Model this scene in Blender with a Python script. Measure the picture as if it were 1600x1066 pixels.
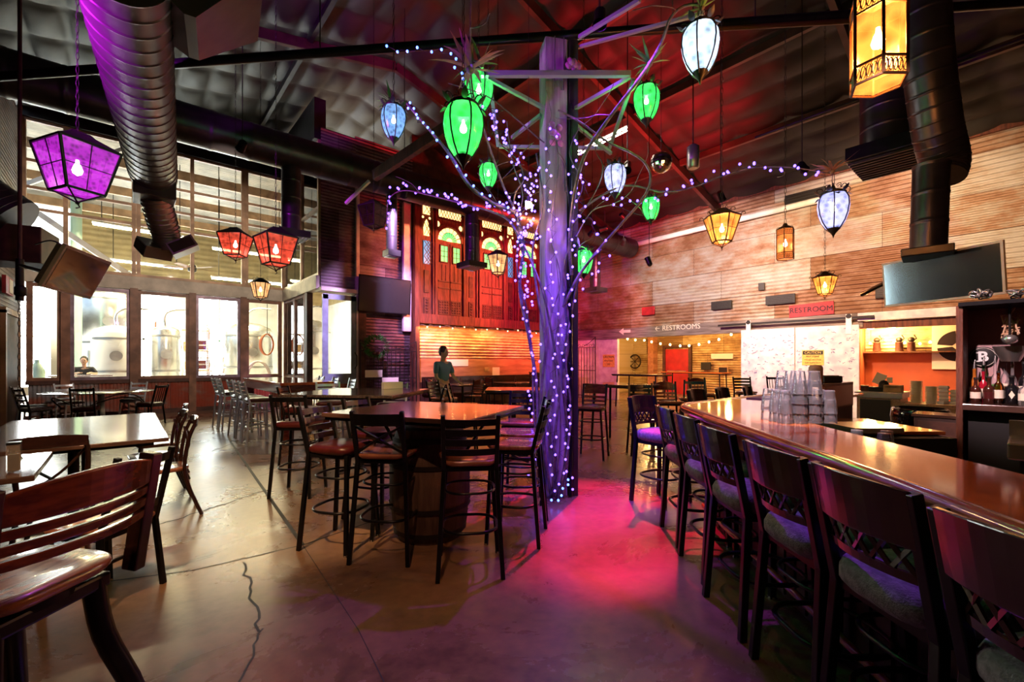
import bpy, math, random
from mathutils import Vector, Matrix
for _o in list(bpy.data.objects): bpy.data.objects.remove(_o)
C = bpy.context.scene.collection
SC = bpy.context.scene
R = math.radians
# ------------------------------------------------------------------ camera, world, exposure
TH = R(40.7); CT, ST = math.cos(TH), math.sin(TH); H = 1.45; F = 700.0; HY = 565.0
cd = bpy.data.cameras.new('camera'); cam = bpy.data.objects.new('camera', cd); C.objects.link(cam)
cam.location = (0, 0, H); cam.rotation_euler = (R(90), 0, -TH)
cd.sensor_width = 36; cd.lens = 36 * F / 1600; cd.shift_y = 32 / 1600; cd.clip_start = 0.05; cd.clip_end = 200
SC.camera = cam
SC.view_settings.view_transform = 'Standard'; SC.view_settings.look = 'None'
SC.view_settings.exposure = 0.35; SC.view_settings.gamma = 1.0; SC.view_settings.use_curve_mapping = False
SC.cycles.use_denoising = True
SC.cycles.max_bounces = 6; SC.cycles.diffuse_bounces = 3; SC.cycles.glossy_bounces = 3
SC.cycles.transparent_max_bounces = 40; SC.cycles.transmission_bounces = 4
SC.cycles.sample_clamp_indirect = 4.0; SC.cycles.sample_clamp_direct = 0
SC.cycles.caustics_reflective = False; SC.cycles.caustics_refractive = False
w = bpy.data.worlds.new('World'); SC.world = w; w.use_nodes = True
wn = w.node_tree.nodes; wb = wn['Background']
sky = wn.new('ShaderNodeTexSky')
try:
    sky.sky_type = 'NISHITA'; sky.sun_disc = False; sky.sun_elevation = R(50); sky.air_density = 1.0; sky.dust_density = 5.0
except Exception: pass
w.node_tree.links.new(sky.outputs[0], wb.inputs[0]); wb.inputs[1].default_value = 0.45

def W(r, d, z=0.0): return Vector((r * CT + d * ST, d * CT - r * ST, z))      # right / depth of the camera -> room axes
def bear(fr, fd):                                                               # camera-frame heading -> rotation about z (local +Y faces it)
    v = W(fr, fd); return math.atan2(-v.x, v.y)
def PD(px, py, d): return W((px - 800) / F * d, d, H - (py - HY) / F * d)
def PXp(px, py, X):
    u = (px - 800) / F; return PD(px, py, X / (ST + u * CT))
def PYp(px, py, Y):
    u = (px - 800) / F; return PD(px, py, Y / (CT - u * ST))
def PZ(px, py, z): return PD(px, py, F * (H - z) / (py - HY))

# lamp helper and roof spots, mostly added lights (their housings are built further down)
def lamp(name, kind, loc, energy, color, size=0.1, target=None, spot=60, blend=0.5, size_y=None, parent=None):
    l = bpy.data.lights.new(name, kind); l.energy = energy; l.color = color
    if kind == 'AREA':
        l.size = size
        if size_y: l.shape = 'RECTANGLE'; l.size_y = size_y
    else: l.shadow_soft_size = size
    if kind == 'SPOT': l.spot_size = R(spot); l.spot_blend = blend
    o = bpy.data.objects.new(name, l); C.objects.link(o); o.location = loc
    if target is not None: o.rotation_euler = (Vector(target) - Vector(loc)).to_track_quat('-Z', 'Y').to_euler()
    if parent: o.parent = parent
    return o
SPOTS = [  # location, target, watts, colour, cone  - spots mostly added in the roof to cast the coloured light
    (W(1.15, 3.6, 4.6), W(0.42, 4.8, 0.9), 850, (0.24, 0.05, 1.0), 44, 'violet'),
    (W(-0.9, 3.2, 4.7), W(0.45, 4.9, 1.7), 1000, (0.20, 0.05, 1.0), 34, 'blue violet'),
    (W(1.9, 7.4, 4.6), W(0.80, 4.3, 0), 3600, (1.0, 0.005, 0.10), 25, 'crimson'),
    (W(0.9, 4.6, 4.9), W(0.45, 2.9, 0), 1050, (0.36, 0.01, 0.95), 54, 'magenta'),
    (W(3.2, 10.6, 3.9), W(2.6, 11.9, 6.7), 1300, (1.0, 0.02, 0.03), 130, 'red upward'),
    (W(2.0, 11.5, 4.7), Vector((11.3, 12.4, 3.6)), 1800, (1.0, 0.02, 0.12), 60, 'rose'),
    (Vector((9.4, 7.4, 4.9)), Vector((8.0, 12.4, 4.3)), 2900, (1.0, 0.20, 0.08), 62, 'orange'),
    (Vector((10.4, 7.4, 4.7)), Vector((13.9, 11.0, 3.0)), 800, (1.0, 0.16, 0.24), 52, 'pink'),
    (Vector((9.4, 6.6, 5.0)), Vector((14.0, 6.6, 3.6)), 1500, (1.0, 0.72, 0.58), 80, 'broad warm white'),
    (Vector((9.0, 2.6, 4.8)), Vector((14.0, 2.4, 3.6)), 1900, (1.0, 0.62, 0.34), 86, 'amber'),
    (Vector((9.4, 4.2, 4.8)), Vector((13.9, 4.2, 1.2)), 420, (1.0, 0.90, 0.92), 42, 'white'),
    (Vector((1.7, 0.75, 3.9)), Vector((5.4, 0.15, 1.50)), 1000, (1.0, 0.66, 0.66), 22, 'soft pink'),
    (Vector((2.2, 0.9, 4.3)), W(1.95, 3.05, 1.2), 1500, (1.0, 0.80, 0.86), 15, 'narrow white'),
    (W(-1.9, 0.6, 4.9), W(-2.6, 4.9, 0), 1000, (1.0, 0.56, 0.24), 42, 'warm amber floor'),
    (W(-4.2, 2.7, 3.8), W(-3.2, 4.2, 4.6), 1200, (0.70, 0.02, 1.0), 92, 'purple'),
    (W(-0.4, -0.4, 4.9), W(-1.1, 3.1, 0), 260, (1.0, 0.46, 0.24), 54, 'soft amber'),
    (Vector((4.4, 8.6, 4.9)), Vector((5.6, 12.4, 2.2)), 2000, (0.75, 0.45, 0.95), 60, 'mauve'),
    (Vector((1.4, 8.4, 4.9)), Vector((1.0, 16.0, 3.6)), 800, (1.0, 0.78, 0.62), 66, 'cream window'),
]
for i, (a, b, e, c, sp, nm) in enumerate(SPOTS): lamp('spot_beam', 'SPOT', a, e, c, 0.05, b, sp, 0.6)

# ------------------------------------------------------------------ materials
def _n(m): return m.node_tree.nodes, m.node_tree.links
MATS = {}
def mat(name, col, rough=0.5, metal=0.0, emit=None, es=0.0, var=0.0, scale=8.0, bump=0.0, bscale=40.0, stretch=None, col2=None, coat=0.0, spec=0.5, sheen=0.0):
    m = bpy.data.materials.new(name); m.use_nodes = True; N, L = _n(m); b = N['Principled BSDF']
    b.inputs['Base Color'].default_value = (*col, 1); b.inputs['Roughness'].default_value = rough; b.inputs['Metallic'].default_value = metal
    b.inputs['Coat Weight'].default_value = coat; b.inputs['Coat Roughness'].default_value = 0.08; b.inputs['Specular IOR Level'].default_value = spec
    b.inputs['Sheen Weight'].default_value = sheen
    if emit: b.inputs['Emission Color'].default_value = (*emit, 1); b.inputs['Emission Strength'].default_value = es
    tc = N.new('ShaderNodeTexCoord'); mp = N.new('ShaderNodeMapping'); L.new(tc.outputs['Object'], mp.inputs[0])
    if stretch: mp.inputs['Scale'].default_value = stretch
    if var or col2:
        nz = N.new('ShaderNodeTexNoise'); nz.inputs['Scale'].default_value = scale; nz.inputs['Detail'].default_value = 5; L.new(mp.outputs[0], nz.inputs[0])
        cr = N.new('ShaderNodeValToRGB'); L.new(nz.outputs[0], cr.inputs[0])
        c2 = col2 or tuple(max(0, c * (1 - var)) for c in col); c1 = col if col2 else tuple(min(1, c * (1 + var)) for c in col)
        cr.color_ramp.elements[0].position = 0.36; cr.color_ramp.elements[1].position = 0.66
        cr.color_ramp.elements[0].color = (*c2, 1); cr.color_ramp.elements[1].color = (*c1, 1); L.new(cr.outputs[0], b.inputs['Base Color'])
    if bump:
        nb = N.new('ShaderNodeTexNoise'); nb.inputs['Scale'].default_value = bscale; nb.inputs['Detail'].default_value = 4; L.new(mp.outputs[0], nb.inputs[0])
        bp = N.new('ShaderNodeBump'); bp.inputs['Strength'].default_value = bump; bp.inputs['Distance'].default_value = 0.02
        L.new(nb.outputs[0], bp.inputs['Height']); L.new(bp.outputs[0], b.inputs['Normal'])
    MATS[name] = m; return m
def glassmat(name, tint=(1, 1, 1), refl=0.12, rough=0.03, gcol=(1, 1, 1)):
    m = bpy.data.materials.new(name); m.use_nodes = True; N, L = _n(m); N.clear()
    o = N.new('ShaderNodeOutputMaterial'); t = N.new('ShaderNodeBsdfTransparent'); g = N.new('ShaderNodeBsdfGlossy'); x = N.new('ShaderNodeMixShader')
    fr = N.new('ShaderNodeFresnel'); fr.inputs[0].default_value = 1.45; ad = N.new('ShaderNodeMath'); ad.operation = 'ADD'; ad.inputs[1].default_value = refl; ad.use_clamp = True
    L.new(fr.outputs[0], ad.inputs[0]); L.new(ad.outputs[0], x.inputs[0])
    t.inputs[0].default_value = (*tint, 1); g.inputs[0].default_value = (*gcol, 1); g.inputs['Roughness'].default_value = rough
    L.new(t.outputs[0], x.inputs[1]); L.new(g.outputs[0], x.inputs[2]); L.new(x.outputs[0], o.inputs[0]); MATS[name] = m; return m
def lampglass(name, col, es, spots=14.0, tr=0.010):      # textured lit lantern glass: brighter and darker dimples
    m = bpy.data.materials.new(name); m.use_nodes = True; N, L = _n(m); b = N['Principled BSDF']
    b.inputs['Base Color'].default_value = (*[c * 0.012 for c in col], 1); b.inputs['Roughness'].default_value = 0.25
    tc = N.new('ShaderNodeTexCoord'); v = N.new('ShaderNodeTexVoronoi'); v.inputs['Scale'].default_value = spots; L.new(tc.outputs['Object'], v.inputs[0])
    cr = N.new('ShaderNodeValToRGB'); L.new(v.outputs['Distance'], cr.inputs[0])
    cr.color_ramp.elements[0].position = 0.12; cr.color_ramp.elements[1].position = 0.6
    cr.color_ramp.elements[0].color = (*[c * 0.3 for c in col], 1); cr.color_ramp.elements[1].color = (*col, 1)
    L.new(cr.outputs[0], b.inputs['Emission Color']); b.inputs['Emission Strength'].default_value = es
    o = N['Material Output']; t = N.new('ShaderNodeBsdfTransparent'); t.inputs[0].default_value = (*[0.55 + 0.45 * c for c in col], 1); x = N.new('ShaderNodeMixShader'); x.inputs[0].default_value = 0.66
    tl = N.new('ShaderNodeBsdfTranslucent'); tl.inputs[0].default_value = (*[tr * c for c in col], 1); ax = N.new('ShaderNodeAddShader'); L.new(tl.outputs[0], ax.inputs[0]); L.new(b.outputs[0], ax.inputs[1])
    L.new(t.outputs[0], x.inputs[1]); L.new(ax.outputs[0], x.inputs[2]); L.new(x.outputs[0], o.inputs[0])
    MATS[name] = m; return m
def patchwork(name, cols, bw=1.6, bh=0.75, rough=0.5, metal=0.25, axis='X', seam=0.006):   # salvaged corrugated sheets, each sheet its own rust
    m = bpy.data.materials.new(name); m.use_nodes = True; N, L = _n(m); b = N['Principled BSDF']
    tc = N.new('ShaderNodeTexCoord'); sp = N.new('ShaderNodeSeparateXYZ'); cb = N.new('ShaderNodeCombineXYZ'); L.new(tc.outputs['Object'], sp.inputs[0])
    L.new(sp.outputs[axis], cb.inputs[0]); L.new(sp.outputs['Z'], cb.inputs[1])
    br = N.new('ShaderNodeTexBrick'); br.inputs['Scale'].default_value = 1; br.inputs['Brick Width'].default_value = bw; br.inputs['Row Height'].default_value = bh
    br.inputs['Mortar Size'].default_value = seam; br.inputs['Bias'].default_value = 0; br.inputs['Color1'].default_value = (0, 0, 0, 1); br.inputs['Color2'].default_value = (1, 1, 1, 1); br.inputs['Mortar'].default_value = (0.5, 0.5, 0.5, 1)
    br.offset = 0.37; L.new(cb.outputs[0], br.inputs[0])
    mp = N.new('ShaderNodeMapping'); mp.inputs['Scale'].default_value = (1.1, 1.9, 1); L.new(cb.outputs[0], mp.inputs[0])
    nz = N.new('ShaderNodeTexNoise'); nz.inputs['Scale'].default_value = 1.3; nz.inputs['Detail'].default_value = 9; nz.inputs['Roughness'].default_value = 0.7; L.new(mp.outputs[0], nz.inputs[0])
    ad = N.new('ShaderNodeMath'); ad.operation = 'MULTIPLY_ADD'; ad.inputs[1].default_value = 0.38; L.new(br.outputs[0], ad.inputs[0])
    sb = N.new('ShaderNodeMath'); sb.operation = 'SUBTRACT'; sb.inputs[1].default_value = 0.20; L.new(nz.outputs[0], sb.inputs[0]); L.new(sb.outputs[0], ad.inputs[2])
    cr = N.new('ShaderNodeValToRGB'); L.new(ad.outputs[0], cr.inputs[0])
    el = cr.color_ramp.elements; ps = [0.30, 0.44, 0.54, 0.68]
    while len(el) < len(cols): el.new(0.5)
    for e, p, c in zip(el, ps, cols): e.position = p
    for e, c in zip(el, cols): e.color = (*c, 1)
    mx = N.new('ShaderNodeMix'); mx.data_type = 'RGBA'; mx.blend_type = 'MULTIPLY'; mx.inputs[7].default_value = (0.25, 0.2, 0.2, 1)
    L.new(br.outputs['Fac'], mx.inputs[0]); L.new(cr.outputs[0], mx.inputs[6]); L.new(mx.outputs[2], b.inputs['Base Color'])
    b.inputs['Roughness'].default_value = rough; b.inputs['Metallic'].default_value = metal
    MATS[name] = m; return m

mat('black_metal', (0.012, 0.013, 0.016), 0.28, 0.6, var=0.3)
mat('iron', (0.02, 0.017, 0.016), 0.5, 0.5)
mat('bronze', (0.10, 0.045, 0.02), 0.45, 0.7)
mat('silver_metal', (0.55, 0.60, 0.68), 0.35, 0.6)
mat('steel', (0.62, 0.63, 0.64), 0.25, 0.9, var=0.15, scale=2)
mat('steel_brushed', (0.45, 0.45, 0.45), 0.35, 0.9, var=0.2, scale=3)
mat('duct_dark', (0.06, 0.055, 0.06), 0.33, 0.75, var=0.25, scale=3)
mat('duct_flex', (0.40, 0.38, 0.38), 0.32, 0.85)
mat('duct_steel', (0.095, 0.082, 0.085), 0.36, 0.8, var=0.25, scale=3)
mat('dark_steel', (0.03, 0.028, 0.03), 0.5, 0.5, var=0.3, scale=4)
mat('wood_dark', (0.028, 0.010, 0.009), 0.2, 0, col2=(0.012, 0.005, 0.005), stretch=(1, 9, 9), scale=5, coat=0.5)
mat('wood_cherry', (0.16, 0.032, 0.014), 0.25, 0, col2=(0.07, 0.014, 0.008), stretch=(2, 12, 12), scale=4, coat=0.4)
mat('wood_seat', (0.34, 0.13, 0.08), 0.22, 0, col2=(0.20, 0.07, 0.04), stretch=(2, 10, 2), scale=5, coat=0.4)
mat('vinyl_red', (0.065, 0.010, 0.011), 0.3, 0, var=0.2, coat=0.2)
mat('fabric_grey', (0.20, 0.19, 0.23), 0.9, 0, var=0.3, scale=40, bump=0.4, bscale=160)
mat('table_dark', (0.10, 0.055, 0.045), 0.16, 0, col2=(0.05, 0.025, 0.02), stretch=(1, 7, 1), scale=4, coat=0.6)
mat('table_granite', (0.12, 0.09, 0.085), 0.14, 0, col2=(0.035, 0.028, 0.03), scale=60, coat=0.6)
mat('barrel_wood', (0.13, 0.08, 0.055), 0.6, 0, col2=(0.06, 0.035, 0.025), stretch=(8, 8, 1), scale=3, bump=0.3)
mat('bar_wood', (0.78, 0.20, 0.030), 0.10, 0, col2=(0.46, 0.09, 0.014), stretch=(6, 1, 6), scale=2.2, coat=1.0)
mat('bar_edge', (0.34, 0.085, 0.025), 0.16, 0, var=0.35, scale=3, coat=0.8)
mat('bar_front', (0.035, 0.014, 0.012), 0.5, 0, var=0.4, scale=4)
mat('facade_wood', (0.20, 0.055, 0.028), 0.55, 0, col2=(0.08, 0.022, 0.012), stretch=(7, 7, 1), scale=2.5, bump=0.5, bscale=25)
mat('facade_dark', (0.07, 0.022, 0.014), 0.6, 0, var=0.4, scale=6)
mat('plank_grey', (0.30, 0.25, 0.22), 0.7, 0, col2=(0.13, 0.10, 0.09), stretch=(6, 1, 12), scale=1.6, bump=0.4)
mat('plank_orange', (0.48, 0.22, 0.10), 0.6, 0, col2=(0.30, 0.12, 0.05), stretch=(1, 6, 6), scale=1.5)
mat('frame_wood', (0.50, 0.32, 0.20), 0.5, 0, var=0.3, scale=3)
mat('frame_brown', (0.22, 0.10, 0.06), 0.5, 0, var=0.35, scale=3)
mat('frame_mauve', (0.24, 0.17, 0.22), 0.4, 0.3, var=0.3, scale=5)
mat('header_grey', (0.55, 0.50, 0.42), 0.6, 0, var=0.2, scale=3)
mat('post_wood', (0.42, 0.36, 0.42), 0.7, 0, col2=(0.22, 0.17, 0.20), stretch=(14, 14, 1), scale=1.6, bump=0.6)
mat('vine', (0.13, 0.10, 0.10), 0.45, 0, var=0.5, scale=14, bump=0.3)
mat('leaf', (0.10, 0.26, 0.06), 0.45, 0, var=0.5, scale=6)
mat('leaf_dry', (0.28, 0.15, 0.12), 0.6, 0, var=0.4, scale=6)
mat('paper_flower', (0.42, 0.13, 0.32), 0.8, 0, var=0.3)
mat('ceiling_wrap', (0.028, 0.027, 0.025), 0.6, 0.0, var=0.3, scale=1.2, bump=0.15, bscale=9)
mat('rafter', (0.10, 0.055, 0.045), 0.5, 0.3, var=0.4, scale=2)
mat('white_paint', (0.78, 0.76, 0.75), 0.5, 0, var=0.12, scale=3)
mat('white_old', (0.80, 0.76, 0.74), 0.6, 0, col2=(0.60, 0.50, 0.55), scale=5)
mat('white_plastic', (0.80, 0.80, 0.80), 0.4)
mat('ceramic', (0.75, 0.68, 0.55), 0.3)
mat('paper', (0.80, 0.74, 0.62), 0.8)
mat('red_paint', (0.42, 0.015, 0.02), 0.5, 0, var=0.2, scale=3)
mat('rust_wall', (0.42, 0.085, 0.030), 0.7, 0, var=0.15, scale=1.5)
mat('sign_red', (0.30, 0.010, 0.015), 0.6, 0, var=0.3, scale=6)
mat('sign_ink', (0.012, 0.004, 0.010), 0.8)
mat('sign_yellow', (0.75, 0.48, 0.10), 0.6, 0, var=0.2, scale=20)
mat('black_matt', (0.01, 0.01, 0.011), 0.6)
mat('black_gloss', (0.008, 0.008, 0.010), 0.08)
mat('screen', (0.16, 0.20, 0.22), 0.10, 0.85)
mat('cardboard', (0.45, 0.28, 0.14), 0.8, 0, var=0.2)
mat('purple_mat', (0.12, 0.04, 0.35), 0.6)
mat('pillar_pink', (0.42, 0.26, 0.27), 0.6, 0, var=0.15, scale=3)
mat('green_wreath', (0.08, 0.30, 0.07), 0.7, 0, var=0.5, scale=30)
mat('skin', (0.55, 0.33, 0.24), 0.5); mat('hair', (0.02, 0.013, 0.01), 0.6)
mat('shirt_blue', (0.10, 0.22, 0.34), 0.8); mat('trousers_grey', (0.12, 0.10, 0.13), 0.8); mat('shirt_black', (0.02, 0.02, 0.025), 0.8)
mat('brew_wall', (0.80, 0.78, 0.72), 0.6, 0, var=0.1, scale=2)
mat('brew_roof', (0.20, 0.17, 0.13), 0.5, 0.3, var=0.3, scale=2)
mat('hose_orange', (0.8, 0.2, 0.06), 0.5)
mat('tube_light', (1, 1, 1), 0.5, emit=(1.0, 0.82, 0.45), es=30)
mat('daylight_panel', (1, 1, 1), 0.5, emit=(0.92, 0.97, 1.0), es=22)
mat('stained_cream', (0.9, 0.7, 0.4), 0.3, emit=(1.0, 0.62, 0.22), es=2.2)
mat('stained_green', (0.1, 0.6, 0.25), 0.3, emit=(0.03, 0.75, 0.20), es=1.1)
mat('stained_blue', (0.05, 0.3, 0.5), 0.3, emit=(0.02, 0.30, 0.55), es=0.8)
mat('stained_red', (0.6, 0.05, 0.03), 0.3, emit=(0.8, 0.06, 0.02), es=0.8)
mat('bulb_violet', (0.5, 0.4, 1), 0.3, emit=(0.115, 0.065, 1.0), es=5.5)
mat('bulb_blue', (0.5, 0.7, 1), 0.3, emit=(0.07, 0.16, 1.0), es=5)
mat('bulb_warm', (1, 0.8, 0.5), 0.3, emit=(1.0, 0.55, 0.16), es=30)
mat('bulb_white', (1, 1, 1), 0.3, emit=(1.0, 0.85, 0.7), es=40)
glassmat('window_glass', (0.93, 0.97, 0.96), 0.03, 0.02)
glassmat('clear_glass', (0.975, 0.97, 0.98), 0.0, 0.06)
m_ = MATS['clear_glass']; N_, L_ = _n(m_); df = N_.new('ShaderNodeBsdfDiffuse'); df.inputs[0].default_value = (0.9, 0.85, 0.9, 1); mx_ = N_.new('ShaderNodeMixShader'); mx_.inputs[0].default_value = 0.10
src_ = [l.from_socket for l in L_ if l.to_node.type == 'OUTPUT_MATERIAL'][0]; L_.new(src_, mx_.inputs[1]); L_.new(df.outputs[0], mx_.inputs[2]); L_.new(mx_.outputs[0], N_['Material Output'].inputs[0])
glassmat('amber_glass', (0.75, 0.35, 0.08), 0.08, 0.03); glassmat('green_glass', (0.15, 0.55, 0.25), 0.08, 0.03)
lampglass('glow_green', (0.06, 0.90, 0.16), 1.15, 16, 0.022); lampglass('glow_white', (0.55, 0.76, 1.0), 1.6, 16, 0.03)
lampglass('glow_violetwhite', (0.46, 0.48, 1.0), 1.5, 18, 0.03); lampglass('glow_blue', (0.24, 0.48, 0.95), 1.0, 22, 0.02)
lampglass('glow_amber', (1.0, 0.30, 0.045), 1.9, 9, 0.004); lampglass('glow_red', (1.0, 0.10, 0.05), 0.8, 16); lampglass('glow_purple', (0.75, 0.03, 0.9), 0.7, 26)
lampglass('glow_warm', (1.0, 0.50, 0.20), 1.3, 9); lampglass('glow_orange', (1.0, 0.26, 0.05), 1.2, 14); lampglass('glow_unlit', (0.10, 0.02, 0.03), 0.15, 14)
patchwork('rusty_sheet', [(0.20, 0.095, 0.045), (0.32, 0.20, 0.13), (0.37, 0.31, 0.25), (0.44, 0.42, 0.39)], 2.4, 0.85, axis='Y')
patchwork('rusty_sheet_low', [(0.30, 0.12, 0.06), (0.46, 0.27, 0.14), (0.52, 0.40, 0.27), (0.62, 0.55, 0.45)], 2.0, 1.2, axis='X')
patchwork('dark_sheet', [(0.05, 0.025, 0.035), (0.10, 0.06, 0.08), (0.16, 0.11, 0.14), (0.22, 0.18, 0.20)], 2.2, 1.4, rough=0.4, metal=0.5)
patchwork('wainscot_sheet', [(0.30, 0.05, 0.025), (0.26, 0.10, 0.07), (0.20, 0.20, 0.22), (0.26, 0.30, 0.34)], 1.5, 3.0, rough=0.5, metal=0.2)
patchwork('yellow_sheet', [(0.25, 0.15, 0.06), (0.42, 0.29, 0.13), (0.56, 0.44, 0.22), (0.60, 0.50, 0.32)], 1.8, 0.9, axis='Y')

def floor_mat():
    m = bpy.data.materials.new('stained_concrete'); m.use_nodes = True; N, L = _n(m); b = N['Principled BSDF']
    tc = N.new('ShaderNodeTexCoord')
    n1 = N.new('ShaderNodeTexNoise'); n1.inputs['Scale'].default_value = 0.9; n1.inputs['Detail'].default_value = 9; n1.inputs['Roughness'].default_value = 0.65; n1.inputs['Distortion'].default_value = 0.6
    n2 = N.new('ShaderNodeTexNoise'); n2.inputs['Scale'].default_value = 14; n2.inputs['Detail'].default_value = 8
    L.new(tc.outputs['Object'], n1.inputs[0]); L.new(tc.outputs['Object'], n2.inputs[0])
    ma = N.new('ShaderNodeMath'); ma.operation = 'MULTIPLY_ADD'; ma.inputs[1].default_value = 0.35; L.new(n2.outputs[0], ma.inputs[0]); L.new(n1.outputs[0], ma.inputs[2])
    cr = N.new('ShaderNodeValToRGB'); L.new(ma.outputs[0], cr.inputs[0]); e = cr.color_ramp.elements
    e[0].position = 0.5; e[0].color = (0.095, 0.054, 0.034, 1); e[1].position = 0.85; e[1].color = (0.25, 0.150, 0.092, 1)
    L.new(cr.outputs[0], b.inputs['Base Color'])
    rr = N.new('ShaderNodeMapRange'); rr.inputs[1].default_value = 0.3; rr.inputs[2].default_value = 0.7; rr.inputs[3].default_value = 0.24; rr.inputs[4].default_value = 0.33; L.new(n1.outputs[0], rr.inputs[0]); L.new(rr.outputs[0], b.inputs['Roughness'])
    bp = N.new('ShaderNodeBump'); bp.inputs['Strength'].default_value = 0.05; bp.inputs['Distance'].default_value = 0.02; L.new(n2.outputs[0], bp.inputs['Height']); L.new(bp.outputs[0], b.inputs['Normal'])
    MATS['floor'] = m
floor_mat()

# ------------------------------------------------------------------ mesh helpers
class MB:
    def __init__(s): s.v = []; s.f = []; s.sm = []
    def add(s, vs, fs, smooth=False):
        o = len(s.v); s.v += [tuple(v) for v in vs]; s.f += [tuple(i + o for i in f) for f in fs]; s.sm += [smooth] * len(fs); return s
    def box(s, c, size, rz=0.0, rot=None):
        x, y, z = [a / 2 for a in size]; M = rot if rot is not None else Matrix.Rotation(rz, 3, 'Z'); c = Vector(c)
        vs = [c + M @ Vector((sx * x, sy * y, sz * z)) for sx in (-1, 1) for sy in (-1, 1) for sz in (-1, 1)]
        return s.add(vs, [(0, 1, 3, 2), (4, 6, 7, 5), (0, 4, 5, 1), (2, 3, 7, 6), (0, 2, 6, 4), (1, 5, 7, 3)])
    def bar(s, a, b, wx, wy=None, up=(0, 0, 1)):       # rectangular bar from a to b
        a, b = Vector(a), Vector(b); d = b - a; wy = wy or wx; z = d.normalized(); u = Vector(up)
        if abs(z.dot(u)) > 0.95: u = Vector((0, 1, 0))
        x = u.cross(z).normalized(); y = z.cross(x); M = Matrix((x, y, z)).transposed()
        return s.box((a + b) / 2, (wx, wy, d.length), rot=M)
    def tube(s, pts, r, n=8, closed=False, smooth=True, caps=True):
        pts = [Vector(p) for p in pts]; k = len(pts); rs = r if isinstance(r, (list, tuple)) else [r] * k
        vs = []; px = None
        for i, p in enumerate(pts):
            t = (pts[(i + 1) % k] - pts[i - 1]) if (closed or 0 < i < k - 1) else (pts[min(i + 1, k - 1)] - pts[max(i - 1, 0)])
            t = t.normalized() if t.length > 1e-9 else Vector((0, 0, 1))
            if px is None:
                u = Vector((0, 0, 1)) if abs(t.z) < 0.9 else Vector((1, 0, 0)); px = u.cross(t).normalized()
            else:
                px = (px - t * px.dot(t)); px = px.normalized() if px.length > 1e-6 else Vector((1, 0, 0))
            py = t.cross(px)
            for j in range(n):
                a = 2 * math.pi * j / n; vs.append(p + (px * math.cos(a) + py * math.sin(a)) * rs[i])
        fs = []; m = k if closed else k - 1
        for i in range(m):
            for j in range(n):
                a = i * n + j; b = i * n + (j + 1) % n; i2 = ((i + 1) % k) * n; fs.append((a, b, i2 + (j + 1) % n, i2 + j))
        s.add(vs, fs, smooth)
        if caps and not closed:
            s.add([vs[j] for j in range(n)], [tuple(range(n))[::-1]]); s.add([vs[(k - 1) * n + j] for j in range(n)], [tuple(range(n))])
        return s
    def lathe(s, prof, c=(0, 0, 0), n=16, smooth=True, ph=0.0, caps=True):
        c = Vector(c); vs = []
        for r, z in prof:
            for j in range(n): a = 2 * math.pi * j / n + ph; vs.append(c + Vector((r * math.cos(a), r * math.sin(a), z)))
        fs = [(i * n + j, i * n + (j + 1) % n, (i + 1) * n + (j + 1) % n, (i + 1) * n + j) for i in range(len(prof) - 1) for j in range(n)]
        s.add(vs, fs, smooth)
        if caps:
            s.add(vs[:n], [tuple(range(n))[::-1]]); s.add(vs[-n:], [tuple(range(n))])
        return s
    def prism(s, poly, z0, z1, M=None):                # poly in xy extruded in z, optional 4x4
        n = len(poly); vs = [Vector((x, y, z0)) for x, y in poly] + [Vector((x, y, z1)) for x, y in poly]
        if M is not None: vs = [M @ v for v in vs]
        return s.add(vs, [tuple(range(n))[::-1], tuple(range(n, 2 * n))] + [(i, (i + 1) % n, n + (i + 1) % n, n + i) for i in range(n)])
    def ball(s, c, r, n=8, m=5, sc=(1, 1, 1)):
        c = Vector(c); prof = [(max(1e-4, math.sin(math.pi * i / m)) * r, -math.cos(math.pi * i / m) * r) for i in range(m + 1)]
        vs = [c + Vector((p * math.cos(2 * math.pi * j / n) * sc[0], p * math.sin(2 * math.pi * j / n) * sc[1], z * sc[2])) for p, z in prof for j in range(n)]
        return s.add(vs, [(i * n + j, i * n + (j + 1) % n, (i + 1) * n + (j + 1) % n, (i + 1) * n + j) for i in range(m) for j in range(n)], True)
    def xf(s, M): s.v = [tuple(M @ Vector(v)) for v in s.v]; return s
    def build(s, name, m, parent=None, bevel=0.0, seg=2, sub=0):
        me = bpy.data.meshes.new(name); me.from_pydata(s.v, [], s.f); me.validate(); 
        if len(me.polygons) == len(s.sm): me.polygons.foreach_set('use_smooth', s.sm)
        me.materials.append(MATS[m] if isinstance(m, str) else m); me.update()
        o = bpy.data.objects.new(name, me); C.objects.link(o)
        if parent is not None: o.parent = parent
        if bevel: b = o.modifiers.new('bevel', 'BEVEL'); b.width = bevel; b.segments = seg; b.limit_method = 'ANGLE'
        if sub: b = o.modifiers.new('sub', 'SUBSURF'); b.levels = sub; b.render_levels = sub
        return o
def B(name, m, parent, c, size, rz=0.0, bevel=0.0, seg=2): return MB().box(c, size, rz).build(name, m, parent, bevel, seg)
def tag(o, label, cat, group=None):
    o['label'] = label; o['category'] = cat
    if group: o['group'] = group
    return o
def struct(o): o['kind'] = 'structure'; return o
def thing(name, label, cat, loc=(0, 0, 0), rz=0.0, group=None):
    o = bpy.data.objects.new(name, None); o.empty_display_size = 0.1; C.objects.link(o); o.location = loc; o.rotation_euler = (0, 0, rz)
    return tag(o, label, cat, group)
CH = {}
def kids(o): return [c for c in C.objects if c.parent == o] if o.name not in CH else CH[o.name]
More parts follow.
